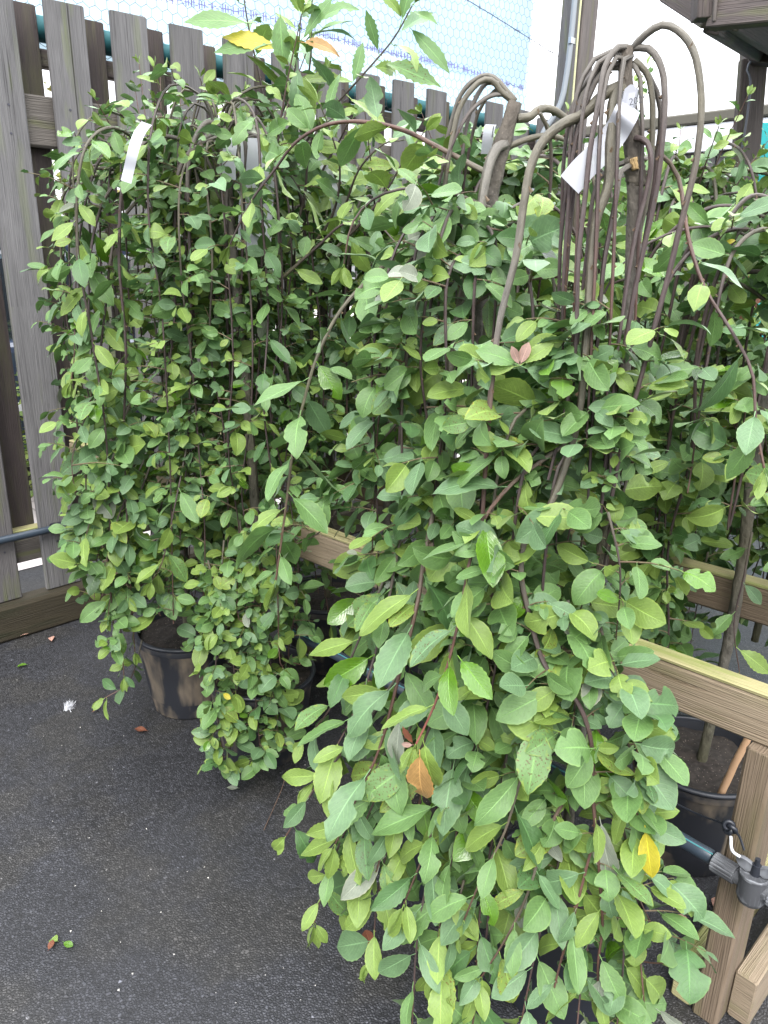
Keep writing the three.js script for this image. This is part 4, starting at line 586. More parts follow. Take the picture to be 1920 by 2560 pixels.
// second and third rows
{
  const T = willow({ seed: 505, x: -0.61, z: -1.77, h: 1.5, name: 'weeping_willow', label: 'weeping willow at the right edge growing from the pot beside the timber leg' });
  bush(T, 20, { rad: [0.16, 0.36], low: [0.95, 1.25], step: 0.045, len: 0.06, whips: 5, wlen: 0.085, L1: 0.08 });
  for (let i = 0; i < 7; i++) hang(T, 2.0 + i * 0.28, 0.2, 0, 0.22 + 0.3 * T.r(), { spurs: { from: 0.45, step: 0.036, len: 0.066 } });
}
{ // low foliage of the right-hand rows seen above and below the rails
  const E1 = trees[trees.length - 1];
  for (const p of [[[1690, 1330], [1640, 1430], [1615, 1560], [1610, 1690]], [[1740, 1340], [1700, 1470], [1680, 1600], [1690, 1720]], [[1640, 1350], [1590, 1450], [1570, 1580], [1585, 1700]], [[1770, 1380], [1745, 1500], [1725, 1620]], [[1650, 1560], [1600, 1700], [1590, 1830], [1620, 1930]], [[1700, 1640], [1650, 1780], [1650, 1890], [1690, 1960]]]) branch(E1, p.map(([x, y], i) => at(x, y, 2.06 - 0.02 * i)), { r0: 0.003, r1: 0.001, spurs: { from: 0.05, step: 0.036, len: 0.068, L1: 0.12 } });
  branch(E1, [at(1880, 1330, 1.8), at(1860, 1440, 1.78), at(1835, 1560, 1.76), at(1850, 1690, 1.75)], { r0: 0.003, r1: 0.001, whip: { from: 0.1, step: 0.07, len: 0.09, ty: 'lance' } });
}
{ // with tall upright shoots that rise above the fence
  const T = willow({ seed: 606, x: -2.0, z: -1.68, h: 1.66, name: 'weeping_willow', label: 'willow behind the front rail with tall upright long-leaved shoots rising above the fence' });
  bush(T, 18, { rad: [0.14, 0.3], low: [0.65, 0.95], step: 0.042, len: 0.055, whips: 5, wlen: 0.09, shoots: 4 });
  const B = (p, w, d0 = 2.3, d1 = 2.15, o = {}) => branch(T, p.map(([x, y], i) => at(x, y, lerp(d0, d1, i / (p.length - 1)))), { r0: 0.0048, r1: 0.0016, col: grad(GRN, PURP, PURP, OLIVE), whip: { from: 0.12, step: 0.03, len: 0.135, ty: 'long', down: 0.05, fan: 1.1, cis: [2, 0, 2, 1, 2, 0, 2], ...w }, ...o });
  B([[590, 620], [612, 500], [640, 410], [690, 320], [722, 235], [745, 130], [752, 40]], { step: 0.028 });
  B([[660, 600], [680, 470], [722, 330], [748, 270], [775, 160], [780, 10]], { step: 0.04 });
  B([[640, 640], [710, 450], [790, 320], [850, 250], [900, 195], [985, 95], [1030, 15]], { step: 0.03, from: 0.2 }, 2.25, 2.0);
  B([[680, 560], [690, 420], [672, 330], [650, 200], [620, 60], [605, -40]], { step: 0.05 }, 2.35, 2.25);
  B([[740, 600], [780, 420], [772, 260], [776, 120], [782, -30]], { step: 0.05, from: 0.2 }, 2.4, 2.3);
  B([[760, 560], [800, 440], [850, 350], [880, 300], [930, 330]], { step: 0.028, len: 0.095, ty: 'lance' }, 2.2, 2.1);
  B([[720, 620], [760, 500], [770, 400], [790, 330], [840, 290]], { step: 0.028, len: 0.1, ty: 'lance' }, 2.1, 2.0);
  B([[800, 640], [860, 520], [900, 420], [960, 360], [1010, 350]], { step: 0.028, len: 0.09, ty: 'lance' }, 2.1, 1.95);
  B([[760, 640], [830, 540], [850, 430], [830, 340], [800, 260]], { step: 0.024, len: 0.12 }, 2.1, 1.98);
  B([[820, 640], [900, 560], [970, 470], [1010, 400], [1060, 330]], { step: 0.026, len: 0.095, ty: 'lance' }, 2.0, 1.9);
  B([[700, 700], [790, 620], [860, 560], [940, 560], [1000, 620]], { step: 0.026, len: 0.1, ty: 'lance' }, 1.95, 1.85);
  B([[560, 560], [560, 430], [590, 340], [560, 270], [540, 240]], { step: 0.03, len: 0.09, ty: 'lance' }, 2.2, 2.1);
  for (const [x, y, ax, ay, l, c] of [[720, 130, -1, 0.25, 0.16, 5], [745, 105, 0.9, -0.1, 0.11, 6], [742, 150, 0.15, -1, 0.15, 1], [748, 110, 0.6, 0.6, 0.13, 0], [640, 60, -1, 0.05, 0.17, 0], [690, 110, -0.9, -0.1, 0.15, 0], [1000, 70, 0.35, 0.9, 0.15, 0], [1015, 60, 0.9, -0.7, 0.15, 0], [940, 150, 0.9, -0.25, 0.17, 0], [700, 20, 0.15, -1, 0.13, 0]]) leaf(T, at(x, y, 2.1), V(ax, ay, 0).applyAxisAngle(UP, 0.79).add(V(0, 0, 0.15)), { len: l, ty: 'long', ci: c, face: V(0.5, 0.5, 0.6) });
}
const more = [
  [707, -1.70, -1.67, 1.60, 'weeping willow above the right one of the two shaded pots behind the front rail', 16, { rad: [0.12, 0.26], low: [0.8, 1.05], step: 0.038, len: 0.052, whips: 6, wlen: 0.085, shoots: 3 }],
  [808, -1.32, -1.72, 1.66, 'weeping willow behind the gap between the front pairs, with dark crowded stems', 20, { rad: [0.14, 0.3], low: [0.85, 1.1], step: 0.036, len: 0.055, whips: 9, shoots: 6, wlen: 0.09 }],
  [909, -2.42, -2.25, 1.62, 'weeping willow against the fence in the third row, behind the upright long-leaved shoots', 18, { rad: [0.14, 0.32], low: [0.5, 0.9], step: 0.042, len: 0.055, whips: 5, wlen: 0.085, shoots: 5 }],
  [111, -1.75, -2.35, 1.60, 'weeping willow in the third row seen between the two arching front trees', 18, { rad: [0.14, 0.32], low: [0.5, 0.9], step: 0.04, len: 0.055, whips: 7, wlen: 0.085, shoots: 6 }],
  [121, -1.12, -2.25, 1.68, 'weeping willow just behind and right of the tall bare-topped one', 20, { rad: [0.15, 0.34], low: [0.5, 0.9], step: 0.042, len: 0.062, whips: 9, shoots: 8, wlen: 0.09 }],
  [131, -0.80, -2.62, 1.62, 'weeping willow under the timber canopy post at the right, with dead brown leaves', 20, { rad: [0.16, 0.36], low: [0.3, 0.7], step: 0.042, len: 0.062, whips: 9, shoots: 8, wlen: 0.09 }],
  [141, -2.3, -3.1, 1.62, 'far weeping willow in front of the fence end post', 16, { rad: [0.14, 0.34], low: [0.4, 0.9], step: 0.05, len: 0.055, whips: 4, wlen: 0.085, shoots: 5 }],
  [151, -1.45, -3.15, 1.66, 'far weeping willow in front of the white shed', 18, { rad: [0.16, 0.4], low: [0.4, 0.9], step: 0.045, len: 0.058, whips: 6, wlen: 0.09, shoots: 9 }],
  [161, -0.42, -2.35, 1.48, 'rightmost weeping willow, cut off by the right edge of the view', 14, { rad: [0.16, 0.34], low: [0.3, 0.7], step: 0.045, len: 0.062, whips: 6, wlen: 0.09, shoots: 6 }],
];
for (const [seed, x, z, h, label, n, o] of more) bush(willow({ seed, x, z, h, name: 'weeping_willow', label }), n, o);
{ const T = trees.find((t) => t.seed === 131); for (let i = 0; i < 8; i++) { const x = 1575 + i * 46, j = 30 * T.r(); branch(T, [[x + 20, 760 + j], [x + 5, 950], [x - 12, 1150], [x - 25 + j, 1300 + 3 * j]].map(([px, py], k) => at(px, py, 2.42 - 0.03 * k)), { r0: 0.004, r1: 0.001, col: grad(PURP, PURP), spurs: { from: 0.02, step: 0.034, len: 0.066, L1: 0.16 } }); } }
for (const [seed, x, z] of [[131, -0.80, -2.62]]) { const T = trees.find((t) => t.seed === seed); for (const [px, py] of [[1850, 700], [1700, 860], [1560, 900], [1835, 745], [1870, 690]]) { const q = at(px, py, 2.3); for (let i = 0; i < 3; i++) leaf(T, q, V(T.r() - 0.5, -0.8, T.r() - 0.5), { len: 0.08, ty: 'lance', ci: 7 }); } }
{ const T = trees[0]; for (let i = 0; i < 12; i++) { const t = i / 11, q = at(475 + 30 * T.r() + 30 * t, 1270 + 240 * t, 2.2); leaf(T, q, V(T.r() - 0.5, -0.9, T.r() - 0.5), { len: 0.055, ty: 'lance', ci: 7 }); } }

// which leaves show: a coarse depth picture, used only to choose which leaves become parts of their own
{
  const gw = 384, gh = 512, zb = new Float32Array(gw * gh).fill(1e9), ib = new Int32Array(gw * gh).fill(-1), all = [];
  for (const T of trees) for (const l of T.leaves) { l.T = T; l.seen = 0; all.push(l); }
  const inv = camera.matrixWorldInverse.copy(camera.matrixWorld).invert(), f = gh / 2 / Math.tan(THREE.MathUtils.degToRad(67.3 / 2)), q = V(), view = V();
  all.forEach((l, k) => {
    const S = [0.12, 1].map((t) => { q.copy(l.p).addScaledVector(l.a, l.len * t).applyMatrix4(inv); return [gw / 2 + f * q.x / -q.z, gh / 2 - f * q.y / -q.z, -q.z]; });
    if (S[0][2] < 0.1 || S[1][2] < 0.1) return; const z = (S[0][2] + S[1][2]) / 2;
    view.copy(l.p).sub(camera.position).normalize(); const hw = l.len * TYPES[l.ty].w / 2 * f / z * 0.75 * Math.max(0.15, Math.abs(l.n.dot(view)));
    const x0 = Math.max(0, Math.floor(Math.min(S[0][0], S[1][0]) - hw)), x1 = Math.min(gw - 1, Math.ceil(Math.max(S[0][0], S[1][0]) + hw)), y0 = Math.max(0, Math.floor(Math.min(S[0][1], S[1][1]) - hw)), y1 = Math.min(gh - 1, Math.ceil(Math.max(S[0][1], S[1][1]) + hw));
    const dx = S[1][0] - S[0][0], dy = S[1][1] - S[0][1], L2 = dx * dx + dy * dy + 1e-6;
    for (let y = y0; y <= y1; y++) for (let x = x0; x <= x1; x++) { const t = clamp(((x - S[0][0]) * dx + (y - S[0][1]) * dy) / L2), ex = x - S[0][0] - t * dx, ey = y - S[0][1] - t * dy; if (ex * ex + ey * ey <= hw * hw + 0.3 && z < zb[y * gw + x]) { zb[y * gw + x] = z; ib[y * gw + x] = k; } }
  });
  for (let i = 0; i < ib.length; i++) if (ib[i] >= 0) all[ib[i]].seen++;
}
let nl = 0, np = 0;
for (const T of trees) {
  const g = thing(T.name, T.label, 'willow tree', T.base, G);
  for (const [name, geo, m] of T.parts) mesh(name, geo.translate(-T.base.x, 0, -T.base.z), m, g);
  const tw = T.twigs.map(([p, r0, r1]) => tube(p, (t) => lerp(r0, r1, t), 4, 4, (t) => mix3([0.15, 0.10, 0.06], [0.19, 0.16, 0.07], t)));
  if (tw.length) tag(mesh('side_twigs', mergeGeometries(tw).translate(-T.base.x, 0, -T.base.z), bark, g), null, null, null, 'stuff');
  const ls = T.leaves.sort((a, b) => b.seen - a.seen), own = ls.filter((l, i) => i < 300 && l.seen > 0), rest = ls.slice(own.length);
  const m4 = new THREE.Matrix4(), X = V(), q = new THREE.Quaternion();
  for (const l of own) { X.crossVectors(l.a, l.n).normalize(); q.setFromRotationMatrix(m4.makeBasis(X, l.a, l.n)); const m = mesh('leaf', HERO[l.ty][l.va], (l.j * 97 % 1 < 0.1 ? LS : LM)[l.ci], g, l.p.clone().sub(T.base), q); m.scale.set(l.len * (0.9 + 0.2 * l.j), l.len, l.len); np++; }
  if (rest.length) {
    const gs = rest.map((l) => { X.crossVectors(l.a, l.n).normalize(); m4.makeBasis(X, l.a, l.n).scale(V(l.len, l.len, l.len)).setPosition(l.p.clone().sub(T.base)); const b = LOW[l.ty][l.va].clone().applyMatrix4(m4), n = b.attributes.position.count, c = new Float32Array(n * 3), k = 0.8 + 0.4 * l.j; for (let i = 0; i < n; i++) for (let j = 0; j < 3; j++) c[i * 3 + j] = LC[l.ci][j] * k; b.setAttribute('color', new THREE.BufferAttribute(c, 3)); return b; });
    tag(mesh('small_leaves', mergeGeometries(gs), leafStuff, g), null, null, null, 'stuff');
  }
  nl += T.leaves.length;
}
console.log('leaves', nl, 'as parts', np);

// ------------------------------------------------------------------ paper tags
function ribbon(pts, w, wd) { // strip along points, width direction per point
  const c = new THREE.CatmullRomCurve3(pts), n = 26, pos = [], uv = [], idx = [];
  for (let i = 0; i <= n; i++) { const t = i / n, p = c.getPoint(t), d = wd(t).normalize(); for (const s of [-0.5, 0.5]) { const q = p.clone().addScaledVector(d, w * s); pos.push(q.x, q.y, q.z); uv.push(s + 0.5, t); } if (i < n) { const a = i * 2; idx.push(a, a + 2, a + 1, a + 1, a + 2, a + 3); } }
  return geoFrom(pos, idx, uv);
}
const { FontLoader } = await import('three/addons/loaders/FontLoader.js'); const { TextGeometry } = await import('three/addons/geometries/TextGeometry.js');
const font = await new FontLoader().loadAsync('fonts/droid/droid_sans_regular.typeface.json').catch(() => null);
function labelTag(label, pts, w, wd, loop) {
  const b = pts[0], g = thing('plant_tag', label, 'plant tag', b);
  mesh('strip', ribbon(pts.map((p) => p.clone().sub(b)), w, typeof wd === 'function' ? wd : () => wd.clone()), M.paper, g);
  if (loop) mesh('loop', ribbon(loop.map((p) => p.clone().sub(b)), w * 0.8, () => V(0.1, 1, 0)), M.paper, g);
  return g;
}
const SIDE = V(Math.cos(0.79), 0, -Math.sin(0.79)); // across the view
const print = (g, txt, size, p, b, tilt, name = 'printed_text') => { if (!font) return; const t = new TextGeometry(txt, { font, size, depth: 0.0004, curveSegments: 4 }); t.rotateZ(tilt); t.rotateY(0.79); const q = p.clone().sub(b); t.translate(q.x, q.y, q.z); mesh(name, t, M.ink, g); };
{
  const b = at(1575, 262, 1.285), g = labelTag('long white paper strip tag hanging from the tallest bare-topped willow', [b, at(1562, 290, 1.262), at(1540, 330, 1.272), at(1500, 380, 1.262), at(1455, 425, 1.25), at(1424, 462, 1.245)], 0.037, (t) => SIDE.clone().multiplyScalar(0.9).add(V(0, -0.55 - 0.2 * t, 0)),
    [at(1556, 252, 1.275), at(1572, 240, 1.282), at(1588, 250, 1.292), at(1592, 262, 1.31), at(1578, 268, 1.335), at(1560, 262, 1.325), at(1552, 256, 1.29), at(1566, 262, 1.281), at(1584, 258, 1.283)]);
  print(g, '2021', 0.0085, at(1573, 264, 1.272), b, 0.25);
}
{ const b = at(367, 308, 1.97); labelTag('curved white strip tag at the top of the willow nearest the fence', [b, at(350, 330, 1.97), at(338, 360, 1.96), at(330, 390, 1.96), at(322, 425, 1.97), at(315, 455, 1.97)], 0.024, SIDE.clone().add(V(0, -0.3, 0))); }
{
  const b = at(575, 335, 2.12), g = labelTag('rounded white label folded over at the top of the second willow, marked T', [at(600, 350, 2.06), at(590, 340, 2.01), at(580, 352, 1.99), at(574, 375, 1.985), at(572, 410, 1.99), at(573, 450, 2.0)], 0.032, SIDE.clone());
  print(g, 'T', 0.012, at(576, 366, 1.972), g.position, -0.45);
}
{
  const g = labelTag('wide white printed label hanging deep among the stems of the second willow', [at(645, 345, 2.1), at(645, 420, 2.09), at(640, 520, 2.09), at(635, 625, 2.09)], 0.085, SIDE.clone()), ticks = [], r = R(9);
  for (let i = 0; i < 3; i++) for (let k = 0; k < 9; k++) if (r() < 0.75) ticks.push(box(0.0035, 0.0012 + r() * 0.0045, 0.0006, -0.034 + i * 0.008, -0.235 + k * 0.009, 0.004));
  mesh('small_print', mergeGeometries(ticks).rotateY(0.79).translate(0.0, 0, 0), M.ink, g);
}
{ const b = at(800, 383, 2.2); labelTag('narrow white tag hanging in the middle below the tall upright shoots', [b, at(806, 400, 2.19), at(818, 430, 2.17), at(830, 465, 2.16), at(838, 500, 2.16), at(842, 545, 2.17)], 0.026, SIDE.clone().add(V(0, 0.25, 0))); }
{ const g = labelTag('small pale tag looped on a stem beside the knobbly middle willow', [at(1232, 322, 1.73), at(1227, 312, 1.71), at(1222, 330, 1.70), at(1219, 352, 1.70), at(1216, 385, 1.71)], 0.022, SIDE.clone()); mesh('tag_slot', box(0.0018, 0.02, 0.0008).rotateY(0.79).rotateZ(-0.1).translate(...at(1232, 330, 1.69).sub(g.position).toArray()), M.ink, g); }
{ // rubber tie on the rail end behind the front willow
  const p = V(-0.655, 0.715, -1.225), g = thing('tree_tie', 'short black rubber tree tie buckled round the front rail beside the leaves', 'tree tie', p);
  mesh('band', new THREE.LatheGeometry([[0.024, -0.026], [0.028, -0.026], [0.029, 0], [0.028, 0.026], [0.024, 0.026], [0.0235, 0], [0.024, -0.026]].map((a) => new THREE.Vector2(...a)), 28), scuffed, g);
}

// ------------------------------------------------------------------ canopy corner at the top right
{
  const D = 3.3, b = at(1790, 40, D), g = thing('timber_canopy', 'corner of a dark timber canopy with corrugated roof at the top right', 'canopy', b);
  const q = (x, y, d = D) => at(x, y, d).sub(b);
  const bar = (name, p, e, w, t, front, m, o) => { const d = e.clone().sub(p); return mesh(name, plank(d.length(), w, t, { ch: 0.004, u0: rnd() * 5, v0: rnd() * 3, ...o }), m, g, p, facing(d, front)); };
  const cam = V(0, 0, 1).applyQuaternion(camera.quaternion).setY(0).normalize();
  bar('fascia_beam', q(1792, 5), q(2250, -50, 3.0), 0.17, 0.05, cam, M.beam);
  bar('end_block', q(1764, 50), q(1772, -80), 0.085, 0.07, cam, M.beam);
  bar('block_strip', q(1785, 55, D - 0.04), q(1792, -80, D - 0.04), 0.012, 0.02, cam, M.beam2);
  bar('eaves_beam', q(1672, -25, D + 0.3), q(1778, 42, D + 0.1), 0.05, 0.08, UP, M.beam);
  bar('rafter', q(1790, 46, D + 0.12), q(1905, 128, D + 1.35), 0.10, 0.06, V(-1, 0.3, 0.4), M.beam);
  bar('rafter', q(1840, 36, D + 0.2), q(1990, 140, D + 1.6), 0.10, 0.06, V(-1, 0.3, 0.4), M.beam2);
  bar('cross_beam', q(1895, 120, D + 1.3), q(2150, 135, D + 1.0), 0.15, 0.05, cam, M.beam);
  bar('post', q(1826, 900, D + 1.35), q(1886, 118, D + 1.35), 0.10, 0.10, cam, M.beam2);
  bar('post_batten', q(1800, 900, D + 1.3), q(1858, 150, D + 1.3), 0.03, 0.05, cam, M.beam);
  { const pos = [], uv = [], idx = [], n = 70; for (let i = 0; i <= n; i++) { const t = i / n, y = 0.012 * Math.sin(i * 1.35); const p = q(1690, -60, D + 0.2).lerp(q(2260, 40, D - 0.1), t), e = q(1905, 95, D + 1.6).lerp(q(2300, 95, D + 1.6), t); pos.push(p.x, p.y + y + 0.1, p.z, e.x, e.y + y + 0.1, e.z); uv.push(t, 0, t, 1); if (i < n) { const a = i * 2; idx.push(a, a + 1, a + 2, a + 2, a + 1, a + 3); } } mesh('corrugated_roof', geoFrom(pos, idx, uv), mat({ color: C3(0.06, 0.12, 0.12), roughness: 0.5, side: THREE.DoubleSide }), g); }
  mesh('cable', tube([q(1845, 56, D + 0.1), q(1868, 74, D + 0.5), q(1886, 100, D + 1.0), q(1894, 122, D + 1.25), q(1886, 145, D + 1.26), q(1872, 160, D + 1.26), q(1868, 178, D + 1.26), q(1876, 195, D + 1.26), q(1868, 290, D + 1.26), q(1855, 370, D + 1.26)], (t) => t > 0.42 && t < 0.62 ? 0.016 : 0.006, 60, 8), mat({ color: C3(0.09, 0.095, 0.11), roughness: 0.5 }), g);
  mesh('loose_wire', tube([q(1755, 38), q(1750, 50), q(1744, 57)], () => 0.002, 10, 5), M.barb, g);
}
// ------------------------------------------------------------------ beyond: shed, teal screen, fence panel, plants, wall, car
{
  const D = 7.0, a = at(1380, 330, D), e = at(2100, 326, D - 1.2), d = e.clone().sub(a).setY(0), L = d.length(), h = a.y; d.normalize();
  const n = V().crossVectors(d, UP), g = thing('garden_shed', 'low flat-roofed shed with white fascia and grey board walls behind the willows', 'shed', a.clone().setY(0)); g.quaternion.setFromRotationMatrix(new THREE.Matrix4().makeBasis(d, UP, n));
  const s = n.dot(camera.position.clone().sub(a)) > 0 ? 1 : -1;
  mesh('roof_edge', plank(L, 2.0, 0.07, { ch: 0.01 }), M.felt, g, V(0, h - 0.03, -s * 0.95), facing(V(1, 0, 0), V(0, 1, 0)));
  mesh('fascia', plank(L, 0.17, 0.03, { ch: 0.004 }), M.whitePaint, g, V(0, h - 0.155, s * 0.015), facing(V(1, 0, 0), V(0, 0, s)));
  mesh('wall', box(L, h - 0.24, 1.8, L / 2, (h - 0.24) / 2, -s * 0.95), M.beam2, g);
  for (let i = 0; i < L / 0.145; i++) mesh('wall_board', plank(h - 0.245, 0.135, 0.02, { u0: i * 0.7, v0: i * 0.31 }), M.board[i % 4], g, V(0.07 + i * 0.145, 0, -s * 0.03), facing(UP, V(0, 0, s)));
}
{ const p = at(1915, 400, 5.4), g = thing('teal_screen', 'teal fabric screen hanging behind the canopy post at the right edge', 'screen', p.clone().setY(0)); const pos = [], uv = [], idx = [], n = 24; for (let i = 0; i <= n; i++) { const t = i / n, c = SIDE.clone().multiplyScalar(t * 1.4 - 0.06), z = 0.03 * Math.sin(i * 1.1); for (const y of [0.3, at(1915, 308, 5.4).y]) { pos.push(c.x + z * 0.6, y, c.z + z); uv.push(t, y); } if (i < n) { const a = i * 2; idx.push(a, a + 2, a + 1, a + 1, a + 2, a + 3); } } mesh('fabric', geoFrom(pos, idx, uv), new THREE.MeshPhysicalMaterial({ color: C3(0.02, 0.36, 0.36), roughness: 0.8, side: THREE.DoubleSide, transmission: 0.4, thickness: 0 }), g); mesh('hem', tube([V(-0.05, 0, 0).add(V(0, at(1915, 308, 5.4).y, 0)), SIDE.clone().multiplyScalar(1.34).add(V(0, at(1915, 308, 5.4).y, 0))], () => 0.012, 10, 8), M.steel, g); }
{ // paved yard beyond the fence
  const g = new THREE.PlaneGeometry(14, 26, 1, 1).rotateX(-Math.PI / 2); const uv = g.attributes.uv; for (let i = 0; i < uv.count; i++) uv.setXY(i, uv.getX(i) * 14, uv.getY(i) * 26);
  const t = tex(256, 256, (x, y) => { const n = fbm(x / 16, y / 16, 16, 16, 4, 301), j = x < 3 || wrap(y + (x > 128 ? 64 : 0), 128) < 3 ? 0.6 : 1; const b = (0.42 + 0.16 * n) * j; return [b, b * 0.90, b * 0.87]; }, true);
  tag(mesh('paved_yard', g.translate(-10.6, 0.004, -3), mat({ map: t, roughness: 0.9 }), scene), 'pale pink paving seen through the fence gaps', null, null, 'structure');
}
function shrub(label, x, z, w, h, n, seed, cols) {
  const g = thing('garden_shrub', label, 'shrub', V(x, 0, z)), r = R(seed), gs = [], st = [];
  for (let i = 0; i < 9; i++) st.push(tube([V((r() - 0.5) * 0.2, 0, (r() - 0.5) * 0.2), V((r() - 0.5) * w * 0.5, h * 0.4, (r() - 0.5) * w * 0.5), V((r() - 0.5) * w * 0.9, h * (0.7 + 0.25 * r()), (r() - 0.5) * w * 0.9)], (t) => 0.014 * (1.1 - t), 10, 5, () => [0.16, 0.11, 0.07]));
  mesh('stems', mergeGeometries(st), bark, g); const m4 = new THREE.Matrix4();
  for (let i = 0; i < n; i++) { const a = r() * 6.283, u = Math.pow(r(), 0.4), y = h * (0.08 + 0.92 * r()), rad = w / 2 * u * Math.sqrt(Math.max(0.05, 1 - Math.pow(y / h - 0.45, 2) * 2.6)) * (0.8 + 0.3 * vnoise(a * 2, y * 3, 13, 99, seed)); const p = V(Math.cos(a) * rad, y, Math.sin(a) * rad), ax = spin(a + (r() - 0.5) * 2, r() - 0.5), nn = V(r() - 0.5, 0.8, r() - 0.5); nn.addScaledVector(ax, -nn.dot(ax)).normalize(); const l = 0.05 + 0.05 * r(); m4.makeBasis(V().crossVectors(ax, nn), ax, nn).scale(V(l, l, l)).setPosition(p); const b = LOW.lance[i % NV].clone().applyMatrix4(m4), c = cols[Math.floor(r() * cols.length)], k = 0.8 + 0.4 * r(), ca = []; for (let q = 0; q < b.attributes.position.count; q++) ca.push(c[0] * k, c[1] * k, c[2] * k); b.setAttribute('color', new THREE.Float32BufferAttribute(ca, 3)); gs.push(b); }
  tag(mesh('foliage', mergeGeometries(gs), leafStuff, g), null, null, null, 'stuff');
}
{ // positions along the sight lines through the fence gaps
  const P = (px, py, d) => at(px, py, d);
  let p = P(142, 600, 5.6); shrub('yellow-green shrub glimpsed through the gap beside the leftmost willow', p.x, p.z, 0.9, 2.35, 2200, 11, [[0.34, 0.36, 0.06], [0.24, 0.32, 0.07], [0.42, 0.36, 0.10]]);
  p = P(175, 820, 4.7); shrub('low bright green shrub in front of the pink wall beyond the fence', p.x, p.z, 0.7, 1.0, 1200, 12, [[0.22, 0.36, 0.05], [0.30, 0.40, 0.06]]);
  p = P(-40, 700, 7.5); shrub('round green shrub far beyond the left end of the fence', p.x, p.z, 1.6, 1.6, 1500, 13, [[0.12, 0.22, 0.06], [0.16, 0.26, 0.07]]);
  // low rendered wall
  const a = P(40, 720, 6.4), b = P(330, 700, 7.6), d = b.clone().sub(a).setY(0), L = d.length() + 1.5, g = thing('low_wall', 'low pinkish wall with brown coping beyond the fence', 'wall', a.clone().setY(0)); g.quaternion.copy(new THREE.Quaternion().setFromUnitVectors(V(1, 0, 0), d.normalize()));
  mesh('wall_face', box(L, 0.98, 0.2, L / 2 - 0.8, 0.49, 0), mat({ map: tex(128, 128, (x, y) => { const n = fbm(x / 8, y / 8, 16, 16, 4, 311); return [0.52 + 0.15 * n, 0.42 + 0.14 * n, 0.40 + 0.13 * n]; }, true), roughness: 0.9 }), g);
  mesh('coping', plank(L, 0.26, 0.05, { ch: 0.01 }), M.rail, g, V(-0.8, 1.006, 0), facing(V(1, 0, 0), V(0, 1, 0)));
}
{ // parked car close behind the fence
  const g = thing('parked_car', 'dark blue car with white bumper trim parked close behind the fence', 'car', V(-5.35, 0, -2.3)); g.rotation.y = 1.45;
  const paint = new THREE.MeshPhysicalMaterial({ color: C3(0.025, 0.035, 0.065), roughness: 0.35, clearcoat: 1, clearcoatRoughness: 0.08 }), glass = new THREE.MeshPhysicalMaterial({ color: C3(0.02, 0.025, 0.03), roughness: 0.06, clearcoat: 1 });
  const prof = (p) => { const s = new THREE.Shape(); p.forEach(([x, y], i) => i ? s.lineTo(x, y) : s.moveTo(x, y)); s.closePath(); return s; };
  const ext = (s, dz, b = 0.04) => new THREE.ExtrudeGeometry(s, { depth: dz, bevelEnabled: true, bevelSize: b, bevelThickness: b, bevelSegments: 3, curveSegments: 10 }).translate(0, 0, -dz / 2);
  const s = prof([[-1.95, 0.35], [-1.6, 0.3], [1.7, 0.3], [1.98, 0.38], [2.0, 0.6], [1.9, 0.72], [1.05, 0.86], [-1.7, 0.9], [-1.98, 0.78]]);
  for (const x of [-1.25, 1.3]) { const hq = new THREE.Path(); hq.absarc(x, 0.34, 0.35, 0, Math.PI * 2); s.holes.push(hq); }
  const sb = prof([[-1.95, 0.35], [-1.62, 0.3], [1.7, 0.3], [1.98, 0.38], [2.0, 0.6], [1.9, 0.72], [1.05, 0.86], [-1.7, 0.9], [-1.98, 0.78]]);
  mesh('body', ext(sb, 1.55, 0.06), paint, g); mesh('cabin', ext(prof([[-1.65, 0.88], [1.0, 0.86], [0.35, 1.36], [-1.2, 1.4]]), 1.25, 0.05), glass, g); mesh('roof', ext(prof([[-1.25, 1.42], [0.35, 1.38], [0.1, 1.45], [-1.0, 1.47]]), 1.15, 0.03), paint, g);
  for (const sx of [-1.25, 1.3]) for (const sz of [-0.8, 0.8]) { const w = mesh('wheel', new THREE.TorusGeometry(0.24, 0.09, 12, 28), M.plastic, g, V(sx, 0.33, sz)); mesh('rim', cyl(0.2, 0.2, 0.08, 20).rotateX(Math.PI / 2), M.steel, w); }
  for (const z of [-0.82, 0.82]) mesh('trim_strip', box(2.6, 0.05, 0.02, 0, 0.58, z * 1.045), M.whitePaint, g);
  for (const z of [-0.55, 0.55]) { mesh('headlight', new THREE.SphereGeometry(0.12, 16, 10).scale(0.5, 0.7, 1.3).translate(2.02, 0.62, z), M.whitePaint, g); mesh('mirror', new THREE.SphereGeometry(0.1, 12, 8).scale(0.6, 0.7, 1).translate(0.75, 0.98, z * 1.75), M.whitePaint, g); }
}
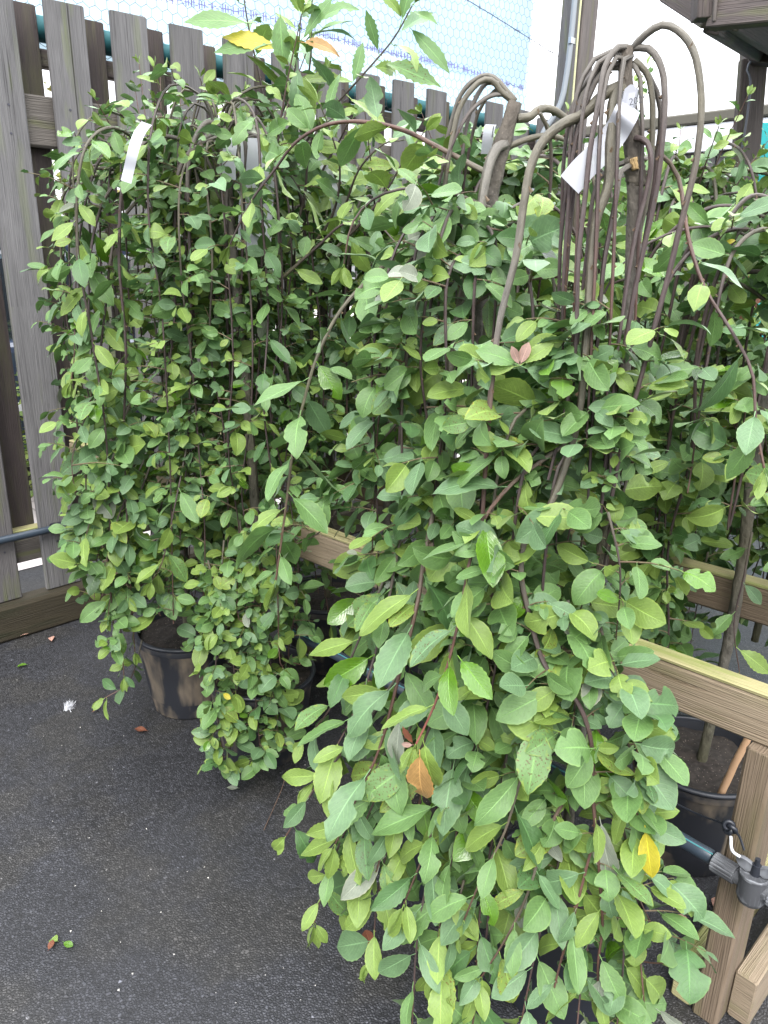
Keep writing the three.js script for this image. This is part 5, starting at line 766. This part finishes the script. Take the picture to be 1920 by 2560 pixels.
// ------------------------------------------------------------------ litter on the tarmac
{
  const gnd = (px, py) => { const d = V(px - 960, 1280 - py, -1280 / Math.tan(THREE.MathUtils.degToRad(33.65))).applyQuaternion(camera.quaternion); return d.multiplyScalar(-1.5 / d.y).add(camera.position); };
  const fallen = (px, py, len, ci, az, label, ty = 'lance') => { const p = gnd(px, py).setY(0.012), m = mesh('fallen_leaf', HERO[ty][Math.abs(Math.round(az * 7)) % NV], LM[ci], scene, p); m.rotation.set(-Math.PI / 2 + 0.12, 0, az); m.scale.setScalar(len); tag(m, label, 'fallen leaf'); };
  const pinkLeaf = LM.push(new THREE.MeshPhysicalMaterial({ color: C3(0.75, 0.42, 0.32), map: veins[0], side: THREE.DoubleSide, roughness: 0.8, transmission: 0.1, thickness: 0 })) - 1;
  fallen(130, 1611, 0.055, pinkLeaf, 1.2, 'pale pink fallen leaf near the foot of the fence, right of the smaller pink one'); fallen(52, 1597, 0.04, pinkLeaf, 0.2, 'small pale pink fallen leaf close against the fence base');
  fallen(72, 1668, 0.045, 8, 2.4, 'small bright green fallen leaf on the tarmac left of the mud-stained pot'); fallen(14, 1608, 0.045, 2, 0.9, 'yellow-green fallen leaf in the left corner by the fence base');
  fallen(247, 1533, 0.06, 7, 1.9, 'curled rusty brown leaf at the fence base behind the leaves'); fallen(230, 1789, 0.042, 7, 0.4, 'orange-brown fallen leaf below the white feather'); fallen(372, 1836, 0.055, 7, 2.0, 'reddish curled leaf on the tarmac in front of the mud-stained pot');
  fallen(484, 1845, 0.03, 7, 1.0, 'tiny orange leaf scrap, left of two near the second pot'); fallen(518, 1843, 0.03, 7, 2.6, 'tiny orange leaf scrap, right of two near the second pot');
  fallen(1783, 2284, 0.045, pinkLeaf, 0.3, 'small orange leaf on the tarmac beside the timber leg'); fallen(1795, 2325, 0.07, 7, 1.4, 'brown fallen leaf tucked against the timber leg'); fallen(1720, 2304, 0.03, pinkLeaf, 2.2, 'tiny orange leaf between the front leaves and the timber leg'); fallen(1858, 2492, 0.022, pinkLeaf, 1, 'tiny bright orange scrap right of the timber leg foot');
  fallen(148, 2364, 0.03, 2, 1.9, 'tiny bright green seed leaf, left half of a pair on the open tarmac', 'oval'); fallen(158, 2364, 0.03, 8, -1.2, 'tiny bright green seed leaf, right half of a pair on the open tarmac', 'oval'); fallen(122, 2388, 0.028, 7, 0.8, 'small brown leaf scrap below the pair of seed leaves');
  fallen(600, 1979, 0.04, 4, 2.2, 'whitish dry leaf on the dark tarmac between the two front foliage masses'); fallen(930, 2385, 0.06, 7, 1.1, 'dead brown leaf in shade under the front foliage');
  const p = gnd(170, 1772), f = thing('feather', 'small white downy feather on the tarmac in front of the fence', 'feather', p), fg = [], r = R(4); for (let i = 0; i < 60; i++) fg.push(cyl(0.0006, 0.0003, 0.02 + 0.02 * r(), 3).translate(0, 0.01, 0).rotateX(0.9 * (r() - 0.5) - 0.6).rotateZ((r() - 0.5) * 2.8).translate((r() - 0.5) * 0.02, 0.003, (r() - 0.5) * 0.02)); tag(mesh('down', mergeGeometries(fg), M.whitePaint, f), null, null, null, 'stuff'); mesh('shaft', cyl(0.0009, 0.0004, 0.05, 5).rotateZ(1.3).translate(0.01, 0.004, 0), M.whitePaint, f);
  const a = gnd(708, 1985).setY(0.03), b = gnd(660, 2080).setY(0.006); tag(mesh('fallen_twig', tube([V(0, 0, 0), gnd(716, 1968).sub(a).setY(0.02), V(0, 0, 0), b.clone().sub(a)].slice(1), () => 0.0014, 14, 5, () => [0.16, 0.10, 0.07]), bark, scene, a), 'thin bent brown twig leaning on the tarmac below the second willow', 'twig');
  // pale grit, far too small to count
  const gr = R(33), gs = []; for (let i = 0; i < 130; i++) { const q = gnd(gr() * 1920, 1600 + gr() * 960), s = 0.0012 + 0.0022 * gr() * gr(); gs.push(new THREE.TetrahedronGeometry(s, 0).rotateX(gr() * 6).rotateY(gr() * 6).translate(q.x, s * 0.5, q.z)); }
  tag(mesh('grit', mergeGeometries(gs), mat({ color: C3(0.5, 0.48, 0.44), roughness: 0.9 }), scene), 'pale specks of grit scattered on the tarmac', null, null, 'stuff');
}
renderer.render(scene, camera);
